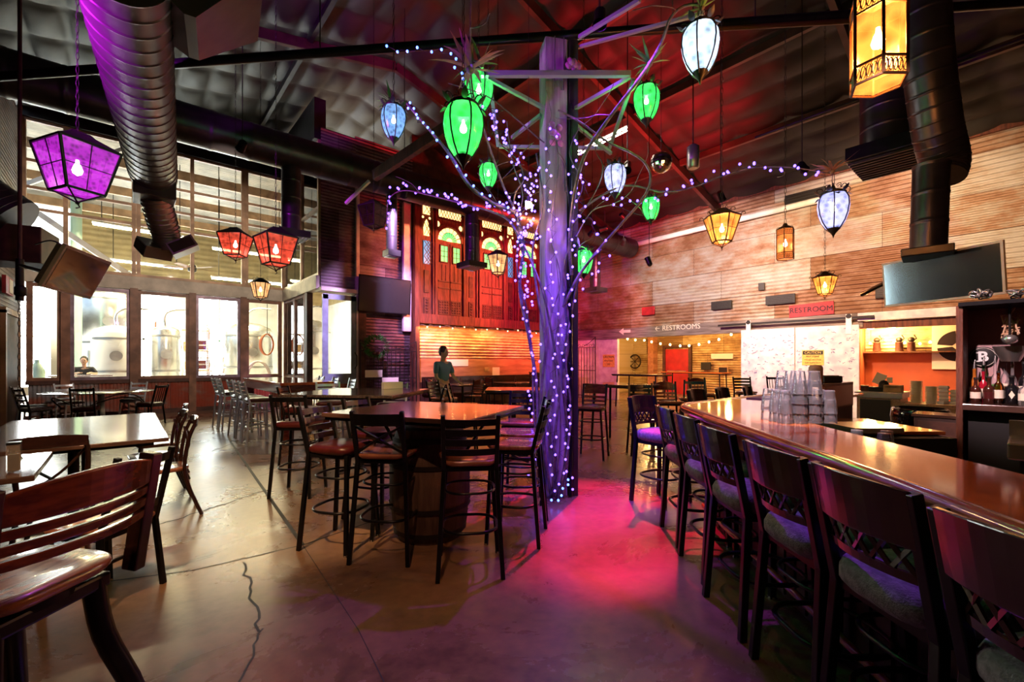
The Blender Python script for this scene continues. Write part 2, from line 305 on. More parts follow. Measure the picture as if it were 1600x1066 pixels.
def dup(root, loc, rz=None, label=None, group=None, scale=None, rot=None):
    r = root.copy(); C.objects.link(r); r.location = loc
    if rz is not None: r.rotation_euler = (0, 0, rz)
    if rot is not None: r.rotation_euler = rot
    if label: r['label'] = label
    if group: r['group'] = group
    if scale: r.scale = (scale,) * 3
    def rec(a, b):
        for ch in list(a.children):
            c = ch.copy(); C.objects.link(c); c.parent = b; rec(ch, c)
    rec(root, r)
    return r
def text(name, s, m, parent, size, loc, rot, ext=0.002, spacing=1.0, off=0.0):
    cu = bpy.data.curves.new(name, 'FONT'); cu.body = s; cu.size = size; cu.extrude = ext; cu.align_x = 'CENTER'; cu.align_y = 'CENTER'; cu.space_character = spacing; cu.resolution_u = 3
    cu.offset = off; tmp = bpy.data.objects.new('tmp_text', cu); C.objects.link(tmp); dg = bpy.context.evaluated_depsgraph_get(); me = bpy.data.meshes.new_from_object(tmp.evaluated_get(dg)); bpy.data.objects.remove(tmp); bpy.data.curves.remove(cu)
    me.materials.clear(); me.materials.append(MATS[m]); o = bpy.data.objects.new(name, me); C.objects.link(o); o.location = loc; o.rotation_euler = rot
    if parent: o.parent = parent
    return o
def smooth_path(pts, k=6):
    P = [Vector(p) for p in pts]; out = []
    for i in range(len(P) - 1):
        p0 = P[max(i - 1, 0)]; p1 = P[i]; p2 = P[i + 1]; p3 = P[min(i + 2, len(P) - 1)]
        for j in range(k):
            t = j / k; out.append(0.5 * ((2 * p1) + (p2 - p0) * t + (2 * p0 - 5 * p1 + 4 * p2 - p3) * t * t + (3 * p1 - p0 - 3 * p2 + p3) * t ** 3))
    out.append(P[-1]); return out
def corrugated(name, m, p0, du, hgt, period=0.076, amp=0.012, axis_v=False, thick=0.03, parent=None):
    """wavy sheet standing at p0, running along du, hgt tall; ridges horizontal (or vertical if axis_v); facing du x up"""
    p0, du = Vector(p0), Vector(du); L = du.length; u = du.normalized(); nrm = u.cross(Vector((0, 0, 1))).normalized(); b = MB(); z = Vector((0, 0, 1))
    span = L if axis_v else hgt; steps = max(2, int(span / period * 6)); rows = []
    for i in range(steps + 1):
        t = span * i / steps; off = nrm * (amp * math.sin(2 * math.pi * t / period))
        if axis_v: rows.append((p0 + u * t + off, p0 + u * t + off + z * hgt))
        else: rows.append((p0 + z * t + off, p0 + z * t + off + du))
    vs = [v for r in rows for v in r] ; fs = [(2 * i, 2 * i + 1, 2 * i + 3, 2 * i + 2) for i in range(steps)]
    b.add(vs, fs, True)
    bk = [p0 - nrm * thick, p0 + du - nrm * thick, p0 + du - nrm * thick + z * hgt, p0 - nrm * thick + z * hgt]; b.add(bk, [(0, 1, 2, 3)])
    return b.build(name, m, parent)
# ------------------------------------------------------------------ the building shell
XL, XR, YB, YW, YF = -1.95, 14.0, -5.0, 16.0, 12.45
def zr(x): return 9.0 - (5 - x) * 0.2 if x < 5 else 9.0 - (x - 5) * 0.283
fl = struct(MB().box((6.0, 5.5, -0.05), (16.2, 21.4, 0.1)).build('floor', 'floor'))
# saw-cut joints and hairline cracks lie a millimetre proud of the slab
def ribbon(b, pts, wd, z=0.0015):
    P = [Vector((p[0], p[1], z)) for p in pts]
    for i in range(len(P) - 1):
        d = (P[i + 1] - P[i]).normalized(); n = Vector((-d.y, d.x, 0)) * wd / 2
        b.add([P[i] - n, P[i + 1] - n, P[i + 1] + n, P[i] + n], [(0, 1, 2, 3)])
def fp(x, y): v = PZ(x, y, 0); return (v.x, v.y)
jb = MB()
ribbon(jb, [fp(360, 690), fp(400, 748), fp(473, 852)], 0.032); ribbon(jb, [fp(130, 914), fp(300, 892), fp(473, 852), fp(640, 795), fp(720, 770)], 0.014)
ribbon(jb, [fp(473, 852), fp(560, 985), fp(600, 1066), fp(640, 1180)], 0.005)
ribbon(jb, [fp(390, 700), fp(470, 685), fp(560, 668)], 0.01)
struct(jb.build('floor_joint', 'black_matt', fl))
random.seed(5); ck = MB()
def crack(a, b, n, j, wd):
    a, b = Vector(fp(*a)), Vector(fp(*b)); pts = []
    for i in range(n + 1):
        p = a.lerp(b, i / n); pts.append((p.x + random.uniform(-j, j), p.y + random.uniform(-j, j)))
    ribbon(ck, pts, wd)
crack((380, 880), (408, 985), 14, 0.02, 0.014); crack((408, 985), (378, 1066), 9, 0.012, 0.011)
crack((240, 822), (330, 795), 9, 0.02, 0.018); crack((330, 795), (412, 768), 7, 0.03, 0.018)
crack((330, 706), (372, 690), 6, 0.03, 0.016); crack((372, 690), (330, 684), 6, 0.03, 0.016)
crack((404, 745), (440, 735), 5, 0.03, 0.008)
struct(ck.build('floor_crack', 'black_matt', fl))

# quilted insulation hung under a low gable
rb = MB(); nx, ny = 270, 230; x0, x1, y0, y1 = XL - 0.1, XR + 0.1, YB - 0.1, YW + 0.1
vs = []
for i in range(nx + 1):
    for j in range(ny + 1):
        x = x0 + (x1 - x0) * i / nx; y = y0 + (y1 - y0) * j / ny
        sag = abs(math.sin(math.pi * (x - x0) / 0.6)) ** 0.6 * abs(math.sin(math.pi * (y - y0) / 1.1)) ** 0.5
        vs.append((x, y, zr(x) - 0.13 * sag))
rb.add(vs, [(i * (ny + 1) + j, i * (ny + 1) + j + 1, (i + 1) * (ny + 1) + j + 1, (i + 1) * (ny + 1) + j) for i in range(nx) for j in range(ny)], True)
rb.add([(x0, y0, zr(x0) + .05), (5, y0, 9.05), (x1, y0, zr(x1) + .05), (x0, y1, zr(x0) + .05), (5, y1, 9.05), (x1, y1, zr(x1) + .05)], [(0, 1, 4, 3), (1, 2, 5, 4)])
struct(rb.build('ceiling', 'ceiling_wrap'))
# steel rafters and purlins
for k, y in enumerate((-2.0, 2.2, 6.4, 10.2)):
    b = MB(); b.bar((XL, y, zr(XL) - 0.32), (5, y, 8.68), 0.10, 0.22); b.bar((5, y, 8.68), (XR, y, zr(XR) - 0.30), 0.10, 0.22)
    struct(b.build('trim_%d' % (k + 1), 'rafter'))
for k, x in enumerate((0.5, 3.0, 7.2, 9.4, 11.6)):
    b = MB(); b.bar((x, YB, zr(x) - 0.20), (x, YW if x < 3.9 else YF, zr(x) - 0.20), 0.09, 0.16); struct(b.build('trim_%d' % (k + 5), 'rafter' if x > 5 else 'dark_steel'))

# right wall: salvaged corrugated sheet over a timber header
struct(corrugated('wall_right', 'rusty_sheet', (XR, YF, 2.67), (0, YB - YF, 0), 3.85, 0.105, 0.016, thick=0.12))
struct(MB().box((XR + 0.03, 7.62, 2.49), (0.16, 9.7, 0.36)).build('trim_header', 'plank_grey', bevel=0.01))
struct(MB().box((XR + 0.06, 11.35, 1.16), (0.12, 2.3, 2.31)).build('wall_right_lower', 'white_old'))
struct(MB().box((XR + 0.06, -2.1, 1.34), (0.12, 5.9, 2.67)).build('wall_right_rear', 'pillar_pink'))
struct(MB().box((XR + 0.02, 1.86, 2.56), (0.30, 2.0, 0.20)).build('trim_soffit', 'white_old'))
struct(MB().box((XR + 0.04, 1.86, 2.36), (0.14, 2.0, 0.18)).build('trim_lintel', 'facade_wood'))
struct(MB().box((XR - 0.02, 4, 6.40), (0.10, 17.6, 0.16)).build('trim_eave', 'facade_wood'))
# back wall behind the camera, left wall
struct(MB().box((6, YB - 0.05, 4.5), (16.4, 0.1, 9.2)).build('wall_rear', 'facade_dark'))
struct(MB().box((XL - 0.05, 4.1, 4.4), (0.1, 18.2, 9.0)).build('wall_left', 'facade_dark'))
struct(corrugated('wall_left_sheet', 'facade_dark', (XL, YB, 0.0), (0, 21.0, 0), 7.4, 0.09, 0.012, thick=0.0))
b = MB(); b.box((XL + 0.06, 13.60, 1.25), (0.08, 0.12, 2.5)); b.box((XL + 0.06, 15.2, 1.25), (0.08, 0.12, 2.5)); b.box((XL + 0.06, 14.4, 2.5), (0.08, 1.72, 0.12))
dr = struct(b.build('door_1', 'frame_wood')); B('door_leaf', 'facade_dark', dr, (XL + 0.05, 14.4, 1.22), (0.05, 1.5, 2.42)); 

# brewery window wall (plane Y = 16) and its return (plane X = 3.93)
XC = 3.93
MX = [-1.90, -1.17, 0.15, 1.45, 2.74, 3.88]
struct(MB().box((1.0, YW, 7.95), (6.0, 0.3, 1.1)).build('trim_beam', 'dark_steel'))
struct(MB().box((0.99, YW, 3.58), (5.88, 0.22, 0.36)).build('trim_transom', 'header_grey', bevel=0.01))
def win(name, p0, u, spans, z0, z1, rails, m, wd=0.09, rail_m=None, glass='window_glass'):
    """framed glazing: verticals at spans along u from p0, horizontal rails; one glass child"""
    p0, u = Vector(p0), Vector(u); b = MB(); a = spans[0]; e = spans[-1]
    rz = math.atan2(u.y, u.x)
    for s in spans: b.box(p0 + u * s + Vector((0, 0, (z0 + z1) / 2)), (wd, 0.10, z1 - z0), rz)
    for z in [z0 + wd / 2, z1 - wd / 2] + rails: b.box(p0 + u * (a + e) / 2 + Vector((0, 0, z)), (e - a - 0.01, 0.085, wd * 0.8), rz)
    o = struct(b.build(name, m)); g = MB().box(p0 + u * (a + e) / 2 + Vector((0, 0, (z0 + z1) / 2)), (e - a, 0.012, z1 - z0 - 0.02), rz).build('pane', glass, o)
    return o
win('window_1', (0, YW, 0), (1, 0, 0), MX[:3], 3.76, 7.42, [5.2, 5.72, 6.38], 'frame_wood')
win('window_2', (0, YW, 0), (1, 0, 0), [MX[2] + .095, MX[3], MX[4]], 3.76, 7.42, [5.2, 5.72, 6.38], 'frame_wood')
win('window_3', (0, YW, 0), (1, 0, 0), [MX[4] + .095, MX[5]], 3.76, 7.42, [5.2, 5.72, 6.38], 'frame_wood')
win('window_4', (XC, YW, 0), (0, -1, 0), [0.06, 1.94, 3.5], 3.76, 7.42, [5.6], 'frame_wood')
struct(MB().box((XC, 14.2, 3.58), (0.2, 3.45, 0.36)).build('trim_return', 'header_grey', bevel=0.01))
struct(MB().box((XC, 14.2, 7.95), (0.3, 3.5, 1.1)).build('trim_return_beam', 'dark_steel'))
# ground floor glazed doors with a corrugated wainscot
wi = 5
for k in range(5):
    a, c = MX[k], MX[k + 1]; wi += 1
    o = win('window_%d' % wi, (0, YW, 0), (1, 0, 0), [a + 0.10, c - 0.10], 0.95, 3.40, [], 'frame_mauve' if k in (1, 3) else 'frame_brown', 0.11)
    struct(corrugated('wall_wainscot_%d' % (k + 1), 'wainscot_sheet', (a + 0.08, YW - 0.02, 0.10), (c - a - 0.16, 0, 0), 0.80, 0.075, 0.012, axis_v=True))
    b = MB(); b.box(((a + c) / 2, YW, 0.92), (c - a - 0.06, 0.12, 0.10)); b.box(((a + c) / 2, YW, 0.06), (c - a - 0.06, 0.12, 0.12)); struct(b.build('trim_sill_%d' % (k + 1), 'facade_dark'))
b = MB()
for x in MX[1:-1]: b.box((x, YW - 0.02, 1.72), (0.17, 0.2, 3.44))
struct(b.build('trim_mullion', 'frame_brown'))
for k, (a, c) in enumerate(((0.06, 1.25), (1.25, 2.3))):
    wi += 1; win('window_%d' % wi, (XC, YW, 0), (0, -1, 0), [a + 0.04, c - 0.04], 0.95, 3.40, [], 'frame_brown', 0.09)
    struct(corrugated('wall_return_wainscot_%d' % (k + 1), 'wainscot_sheet', (XC, YW - c, 0.1), (0, c - a - 0.04, 0), 0.85, 0.075, 0.012, axis_v=True))
struct(MB().box((XC, 13.45, 1.7), (0.16, 0.22, 3.4)).build('trim_post', 'facade_dark'))
# open blue-grey glazed door leaf at the inner corner
t = struct(MB().box((4.02, 12.55, 1.7), (0.001, 0.001, 0.001)).build('door_2', 'frame_mauve'))
b = MB(); q = Vector((3.95, 12.34, 0)); 
for xx in (0.07, 0.85): b.box(q + Vector((xx, 0, 1.65)), (0.15, 0.06, 3.2))
b.box(q + Vector((0.46, 0, 3.2)), (0.9, 0.06, 0.14)); b.box(q + Vector((0.46, 0, 0.98)), (0.64, 0.055, 0.28)); b.box(q + Vector((0.46, 0, 0.16)), (0.64, 0.055, 0.2))
mat('door_bluegrey', (0.20, 0.26, 0.33), 0.4, 0, var=0.2, scale=5)
b.build('door_leaf', 'door_bluegrey', t); MB().box(q + Vector((0.46, 0, 2.1)), (0.62, 0.015, 2.1)).build('pane', 'window_glass', t)
corrugated('door_panel', 'wainscot_sheet', q + Vector((0.15, 0.01, 0.26)), (0.62, 0, 0), 0.6, 0.07, 0.012, axis_v=True, parent=t)
MB().tube([q + Vector((0.86, -0.05, 1.25)), q + Vector((0.90, -0.1, 1.35)), q + Vector((0.90, -0.1, 1.6)), q + Vector((0.86, -0.05, 1.7))], 0.012, 6).build('door_handle', 'black_metal', t)

# dark corrugated wall and the low facade wall, all on the plane Y = 12.45
struct(corrugated('wall_front_inner', 'dark_sheet', (XC, YF - 0.05, 3.42), (0.95, 0, 0), 4.3, 0.085, 0.014, thick=0.25))
struct(MB().box((4.4, YF - 0.02, 3.38), (1.05, 0.5, 0.10)).build('trim_lip', 'header_grey'))
struct(corrugated('wall_front_dark', 'dark_sheet', (4.87, YF, 0.0), (1.80, 0, 0), 7.8, 0.095, 0.016, thick=0.2))
struct(MB().box((4.90, YF - 0.10, 3.6), (0.09, 0.12, 7.2)).build('trim_edge_strip', 'white_old'))
struct(MB().box((5.02, YF - 0.12, 1.7), (0.22, 0.10, 3.4)).build('trim_dark_board', 'facade_dark'))
struct(MB().box((6.42, YF - 0.10, 4.3), (0.26, 0.14, 3.9)).build('trim_pale_column', 'white_old', bevel=0.02))
struct(MB().box((6.66, YF - 0.16, 3.55), (0.16, 0.34, 7.1)).build('trim_corner_post', 'facade_wood', bevel=0.01))
struct(MB().box((10.4, YF + 0.16, 4.3), (7.4, 0.12, 8.8)).build('wall_front', 'facade_dark'))
struct(corrugated('wall_front_low', 'rusty_sheet_low', (6.74, YF, 1.55), (7.26, 0, 0), 1.05, 0.10, 0.018, thick=0.05))
struct(MB().box((10.4, YF + 0.04, 0.78), (7.3, 0.08, 1.55)).build('wall_front_band', 'plank_orange'))
struct(MB().box((9.7, YF - 0.03, 0.40), (5.9, 0.10, 0.8)).build('trim_band', 'facade_dark'))

# back room beyond the right wall, seen through the opening
struct(MB().box((16.9, 6.0, -0.05), (5.7, 13.5, 0.1)).build('floor_back_room', 'floor'))
struct(MB().box((16.5, 6.0, 3.0), (4.8, 13.5, 0.1)).build('ceiling_back_room', 'plank_orange'))
struct(corrugated('wall_back_room', 'yellow_sheet', (18.7, 12.8, 0), (0, -13.5, 0), 3.0, 0.10, 0.014, thick=0.1))
struct(MB().box((16.4, 12.75, 1.5), (4.7, 0.1, 3.0)).build('wall_back_room_end', 'yellow_sheet'))
struct(MB().box((16.9, 3.1, 1.5), (3.6, 0.1, 3.0)).build('wall_partition', 'rust_wall'))
struct(MB().box((15.9, -0.8, 1.5), (3.6, 0.1, 3.0)).build('wall_kitchen_end', 'rust_wall'))
b = MB().box((15.7, 1.2, 0.85), (0.1, 3.9, 1.72)); struct(b.build('wall_kitchen', 'rust_wall'))
struct(corrugated('wall_kitchen_upper', 'yellow_sheet', (15.66, 3.05, 1.71), (0, -3.8, 0), 1.25, 0.09, 0.012, thick=0.08))
d3 = struct(MB().box((18.66, 10.36, 1.0), (0.05, 1.12, 2.0)).build('door_3', 'red_paint'))
b = MB(); b.box((18.62, 9.74, 1.04), (0.1, 0.12, 2.1)); b.box((18.62, 10.98, 1.04), (0.1, 0.12, 2.1)); b.box((18.62, 10.36, 2.12), (0.1, 1.36, 0.10)); b.build('door_frame', 'facade_dark', d3)
B('push_bar', 'steel', d3, (18.60, 10.36, 1.02), (0.05, 0.9, 0.04))
struct(MB().box((18.5, 11.5, 1.5), (0.35, 0.3, 3.0)).build('trim_pillar', 'plank_orange'))

# brewery hall beyond the glass
struct(MB().box((0.5, 22.0, -0.06), (17, 12, 0.1)).build('floor_brewery', 'brew_wall'))
struct(MB().box((4.5, 27.3, 3.5), (12, 0.1, 7.2)).build('wall_brewery_back', 'brew_wall'))
struct(MB().box((9.0, 20.0, 4.0), (0.1, 14.8, 8.0)).build('wall_brewery_side', 'brew_wall'))
b = MB()
for k in range(60):
    y = 16.3 + k * 0.187; b.add([(-8, y, 8.3), (9, y, 8.3), (9, y + 0.094, 8.275), (-8, y + 0.094, 8.275), (9, y + 0.187, 8.3), (-8, y + 0.187, 8.3)], [(0, 1, 2, 3), (3, 2, 4, 5)])
struct(b.build('ceiling_brewery', 'brew_roof'))
b = MB()
for y in (18.4, 21.5, 24.6): b.bar((-8, y, 7.6), (9, y, 7.6), 0.12, 0.3)
struct(b.build('trim_brewery_beam', 'frame_wood'))
b = MB(); b.bar((-5.2, 17.2, 8), (0.6, 17.5, 3.6), 0.14); b.bar((-5.0, 17.4, 3.8), (0.2, 17.4, 7.9), 0.10); struct(b.build('trim_brace', 'white_paint'))
struct(MB().bar(PD(585, 275, 8.8), PD(712, 190, 7.6), 0.10, 0.20).build('trim_timber', 'facade_wood')); struct(MB().bar(PD(540, 318, 8.8), PD(577, 283, 8.6), 0.05).build('trim_strip', 'white_paint'))
struct(MB().box((15.5, 1.2, 1.695), (0.32, 3.8, 0.03)).build('trim_ledge', 'facade_wood'))
mat('ochre_sheet', (0.40, 0.31, 0.16), 0.6, 0.1, var=0.2, scale=2)
struct(corrugated('wall_brewery_upper', 'ochre_sheet', (-1.5, 27.2, 4.7), (10.4, 0, 0), 3.5, 0.25, 0.008)); struct(corrugated('wall_brewery_upper_side', 'ochre_sheet', (8.93, 27.2, 4.7), (0, -11.0, 0), 3.5, 0.25, 0.008))
# glowing panels added at the far end of the brewery to supply daylight
for k, x in enumerate((-5.6, -3.4, 0.6, 3.6)):
    o = struct(MB().box((x, 27.2, 2.5), (1.9, 0.06, 4.2)).build('window_daylight_%d' % (k + 1), 'daylight_panel'))
    b = MB(); b.box((x, 27.14, 2.5), (0.08, 0.05, 4.2)); b.box((x, 27.14, 2.5), (1.9, 0.05, 0.08)); b.build('window_frame', 'white_paint', o)
# ------------------------------------------------------------------ ducts, pipes and roof gear
def spiral(pts, r, pitch=0.14, seam=1.035, n=24):
    P = [Vector(p) for p in pts]; out = []; rs = []
    for i in range(len(P) - 1):
        L = (P[i + 1] - P[i]).length; k = max(1, int(L / pitch))
        for j in range(k):
            for f, q in ((0.0, seam), (0.06, seam), (0.08, 1.0), (0.13, 1.0), (0.5, 1.0), (0.91, 1.0), (0.97, 1.0)):
                out.append(P[i].lerp(P[i + 1], (j + f) / k)); rs.append(r * q)
    out.append(P[-1]); rs.append(r); return MB().tube(out, rs, n)
YD, ZD = 9.4, 5.5
t = thing('air_duct', 'long black round air duct running under the roof to the rusty right wall', 'duct', (6.0, YD, ZD))
MB_ = spiral([(-7.9, 0, 0), (7.7, 0, 0)], 0.33, 0.6, 1.02); MB_.build('main_run', 'duct_dark', t)
for (px, yb, lb) in ((455, 372, 'nearest the pair of red lanterns'), (612, 400, 'left of the carved wooden screen'), (737, 418, 'in front of the carved wooden screen'), (930, 456, 'just right of the lit post')):
    p = PYp(px, yb, YD); x = p.x - 6.0; zb = p.z - ZD
    o = spiral([(x, 0, -0.2), (x, 0, zb + 0.1)], 0.12 if px == 612 else 0.175, 0.3, 1.02).build('drop_duct', 'duct_dark', t)
    dz_ = 0.30 if px == 612 else 0.56; b = MB().box((x, 0, zb + 0.05), (dz_, dz_, 0.13)); b.build('diffuser', 'duct_dark', o)
    b = MB()
    for k in range(7): b.box((x + (k - 3) * dz_ * .13, 0, zb - 0.02), (0.015, dz_ * .85, 0.03))
    b.build('grille', 'silver_metal', o)
# near spiral duct on the left with a transition box, flexible hose and twin vents
t = thing('spiral_duct', 'wide ribbed spiral duct with purple sheen ending in a flexible hose with two vents', 'duct', (0.12, 6.0, 4.35))
O = Vector((0.12, 6.0, 4.35))
a = PD(188, -60, 3.3); bpt = PD(240, 275, 7.0)
spiral([a - O, bpt - O], 0.30, 0.20, 1.025, 40).build('duct_run', 'duct_steel', t)
b = MB(); c0 = PD(241, 292, 7.05) - O; b.box(c0, (0.52, 0.62, 0.46)); b.build('transition_box', 'duct_steel', t, bevel=0.01)
pe = [PD(243, 305, 7.1) - O, PD(250, 335, 7.3) - O, PD(258, 362, 7.5) - O, PD(264, 390, 7.6) - O]
spiral(smooth_path(pe, 4), 0.20, 0.055, 1.09, 20).build('flexible_hose', 'duct_flex', t)
for (px, py, yw) in ((241, 389, -0.5), (286, 386, 0.55)):
    c = PD(px, py, 7.5) - O; M = Matrix.Rotation(-TH + yw, 3, 'Z') @ Matrix.Rotation(0.55 * (1 if px < 260 else -1), 3, 'Y')
    v = MB(); v.box(c, (0.40, 0.40, 0.20), rot=M).build('vent_box', 'duct_flex', t, bevel=0.006)
    MB().box(c + M @ Vector((0, -0.205, 0)), (0.34, 0.02, 0.15), rot=M).build('vent_mouth', 'black_matt', t)
# big sheet metal box at the top
t = thing('air_handler', 'boxy sheet metal air handler above the spiral duct, lit purple', 'air handler', PD(275, -40, 3.9))
M = Matrix.Rotation(R(-8), 3, 'Z'); 
b = MB(); b.prism([(-0.50, -0.35), (0.50, -0.35), (0.50, 0.42), (-0.50, 0.42)], 0.0, 1.0)
q = [(-0.50, -0.35, 0), (0.50, -0.35, 0), (0.50, 0.42, 0), (-0.50, 0.42, 0), (0.06, -0.28, -0.42), (0.12, -0.28, -0.42), (0.12, 0.2, -0.42), (0.06, 0.2, -0.42)]
b.add(q, [(0, 1, 5, 4), (1, 2, 6, 5), (2, 3, 7, 6), (3, 0, 4, 7), (4, 5, 6, 7)]); b.xf(M.to_4x4() @ Matrix.Scale(1.3, 4)); b.build('casing', 'duct_steel', t)
# left foreground round duct with box
t = thing('wall_duct', 'round metal duct elbow on a dark square box at the left wall', 'duct', PD(-40, 330, 5.0))
O = Vector(t.location)
spiral(smooth_path([PD(-170, 210, 4.6) - O, PD(-60, 300, 4.9) - O, PD(18, 352, 5.1) - O], 6), 0.34, 0.5, 1.01, 28).build('elbow', 'duct_steel', t)
MB().box(PD(10, 385, 5.2) - O, (0.75, 0.55, 0.42), rot=Matrix.Rotation(-0.2, 3, 'Z')).build('box', 'facade_dark', t, bevel=0.01)
# right hand ducts
t = thing('hanging_duct', 'tall bent black duct dropping from the roof in front of the right hand television', 'duct', W(4.6, 5.2, 3.0))
O = Vector(t.location)
P = lambda px, py, d: PD(px, py, d) - O
spiral(smooth_path([P(1440, -120, 5.0), P(1447, 60, 5.0), P(1462, 190, 5.1), P(1475, 250, 5.2), P(1470, 275, 5.2)], 5), 0.225, 0.22, 1.02, 24).build('bend', 'duct_dark', t)
spiral([P(1455, 258, 5.1), P(1450, 392, 5.1)], 0.165, 0.25, 1.03, 20).build('drop_duct', 'duct_dark', t)
MB().box(P(1449, 396, 5.1), (0.44, 0.44, 0.09), rot=Matrix.Rotation(0.1, 3, 'Z')).build('diffuser', 'black_metal', t, bevel=0.01)
t = thing('ceiling_unit', 'black round duct ending in a slatted box behind the large amber lantern', 'duct', PD(1385, 240, 6.3)); O = Vector(t.location)
spiral([P(1385, 20, 6.3), P(1385, 232, 6.3)], 0.30, 0.25, 1.02, 24).build('drop_duct', 'duct_dark', t)
b = MB().box(P(1385, 245, 6.3), (0.95, 0.75, 0.20)); b.build('slatted_box', 'black_metal', t, bevel=0.01)
b = MB()
for k in range(9): b.box(P(1385, 258, 6.3) + Vector((-0.4 + k * 0.1, 0, 0)), (0.03, 0.7, 0.03))
b.build('slats', 'iron', t)
# long pipes under the roof
def pipe(label, a, b_, r, m, name='roof_pipe', cat='pipe'):
    a, b_ = Vector(a), Vector(b_); o = thing(name, label, cat, a)
    MB().tube([Vector((0, 0, 0)), b_ - a], r, 10).build('tube', m, o)
    return o
tp = pipe('black steel pipe crossing the whole room above the top of the lit post', PD(-260, 138, 5.3), PD(1760, -8, 5.3), 0.055, 'black_metal')
b = MB(); a0 = PD(-260, 138, 5.3); b.tube([PD(740, 66, 5.3) - a0, PD(1345, 32, 5.3) - a0], 0.03, 8); b.build('second_tube', 'bronze', tp)
for q in (-60, 500, 1180, 1600): 
    pp = PD(q, 118 - 0.0715 * q, 5.3); MB().tube([pp - a0, Vector((pp.x, pp.y, zr(pp.x) - 0.1)) - a0], 0.008, 5).build('hanger', 'iron', tp)
pipe('thin conduit slanting under the roof towards the right wall', PD(1180, 215, 8.5), PD(1640, 45, 6.0), 0.02, 'iron', 'conduit', 'conduit')
wp = pipe('white drain pipe running along the upper part of the rusty right wall', PXp(985, 384, 13.80), PXp(1320, 303, 13.80), 0.085, 'white_paint', 'drain_pipe')
for i, (px, py, s) in enumerate(((1127, 477, (0.05, 0.62, 0.26)), (1219, 468, (0.05, 0.75, 0.26)), (1257, 311, (0.05, 0.95, 0.42)), (1380, 456, (0.05, 0.3, 0.30)), (1013, 486, (0.05, 0.5, 0.28)))):
    p = PXp(px, py, 13.93); m = 'red_paint' if i == 4 else 'black_matt'
    t = thing('wall_vent', ['dark wall vent above the chalked plank', 'dark louvred wall vent left of the red RESTROOM board', 'long dark vent high up beside the white lantern', 'small dark grille behind the television', 'dark red blank plate glowing beside the post'][i], 'vent', p)
    MB().box((0, 0, 0), s).build('frame', m, t, bevel=0.008)
    b = MB()
    for k in range(5): b.box((-0.03, 0, -s[2] * 0.36 + k * s[2] * 0.18), (0.015, s[1] * 0.88, s[2] * 0.09))
    b.build('louvre', 'iron' if i != 4 else 'sign_red', t)
p = PXp(1190, 448, 13.95); tag(MB().box(p, (0.06, 0.16, 0.22)).build('junction_box', 'iron', bevel=0.01), 'small black junction box on the rusty wall above the vents', 'junction box')
# housings added for the spots, one per beam; few match known cans
for i, (a, b_, e, c, sp, nm) in enumerate(SPOTS):
    a = Vector(a); d = (Vector(b_) - a).normalized(); t = thing('stage_spotlight', 'small black stage spotlight clamped under the roof giving the %s beam' % nm, 'spotlight', a)
    q = d.to_track_quat('Z', 'Y').to_matrix().to_4x4()
    MB().lathe([(0.045, -0.22), (0.06, -0.20), (0.065, -0.02), (0.075, -0.01)], n=14, caps=False).xf(q).build('housing', 'black_metal', t)
    MB().lathe([(0.001, -0.222), (0.045, -0.22)], n=14, caps=False).xf(q).build('rear_cap', 'black_metal', t)
    if a.z < zr(a.x): MB().tube([-d * 0.14, Vector((0, 0, zr(a.x) - 0.1 - a.z)) - d * 0.14], 0.008, 5).build('hanger', 'iron', t)
t = thing('tube_light', 'pair of short white fluorescent tubes under the red roof behind the post', 'light', PD(935, 225, 8.0)); O = Vector(t.location)
for q in (0, 5): MB().tube([PD(890, 248 - q, 8.0) - O, PD(980, 204 - q, 8.0) - O], 0.012, 6).build('tube', 'bulb_white', t)
MB().bar(PD(890, 242, 8.05) - O, PD(980, 198, 8.05) - O, .10, .02).build('reflector', 'white_paint', t); MB().tube([(0, 0, 0.06), (0, 0, zr(t.location.x) - .15 - O.z)], .006, 4).build('hanger', 'iron', t)
# disco ball and pendant can near the right of the post
t = thing('disco_ball', 'mirrored disco ball hanging right of the lit post', 'disco ball', PD(1033, 254, 7.0)); 
m = mat('mirror_tile', (0.75, 0.75, 0.7), 0.12, 1.0); b = MB(); b.ball((0, 0, 0), 0.165, 22, 14); o = b.build('ball', 'mirror_tile', t); o.data.polygons.foreach_set('use_smooth', [False] * len(o.data.polygons))
z1 = zr(t.location.x) - 0.1 - t.location.z; MB().tube([(0, 0, 0.16), (0, 0, z1)], 0.004, 5).build('cord', 'iron', t)
t = thing('speaker', 'small round grey speaker can under a rafter right of the disco ball', 'speaker', PD(1083, 245, 7.5))
MB().lathe([(0.07, -0.2), (0.10, -0.18), (0.10, 0.16), (0.05, 0.2)], n=14).build('body', 'steel_brushed', t); MB().tube([(0, 0, 0.2), (0, 0, zr(t.location.x) - 0.1 - t.location.z)], 0.01, 5).build('bracket', 'iron', t)
# ------------------------------------------------------------------ the post dressed as a tree
random.seed(11)
T0 = W(0.50, 4.92)
pt = thing('timber_post', 'tall timber post wrapped in vines, lit violet, in the middle of the room', 'post', T0, -TH + R(12))
B('timber', 'post_wood', pt, (-0.05, 0, 2.46), (0.25, 0.24, 4.92), bevel=0.012)
b = MB(); b.box((0.115, -0.02, 2.46), (0.05, 0.22, 4.92)); b.box((0.145, -0.12, 2.46), (0.09, 0.02, 4.92)); b.box((0.145, 0.09, 2.46), (0.09, 0.02, 4.92)); b.build('steel_channel', 'dark_steel', pt)
MB().tube([(0.10, -0.16, 0.02), (0.09, -0.16, 4.2)], 0.018, 6).build('conduit', 'black_metal', pt)
b = MB()
for sx in (-1, 1): b.tube([(sx * 0.05 - 0.03, -0.14, 4.35), (sx * 0.05 - 0.03, -0.16, 4.9)], 0.006, 5)
b.build('strap', 'steel', pt)
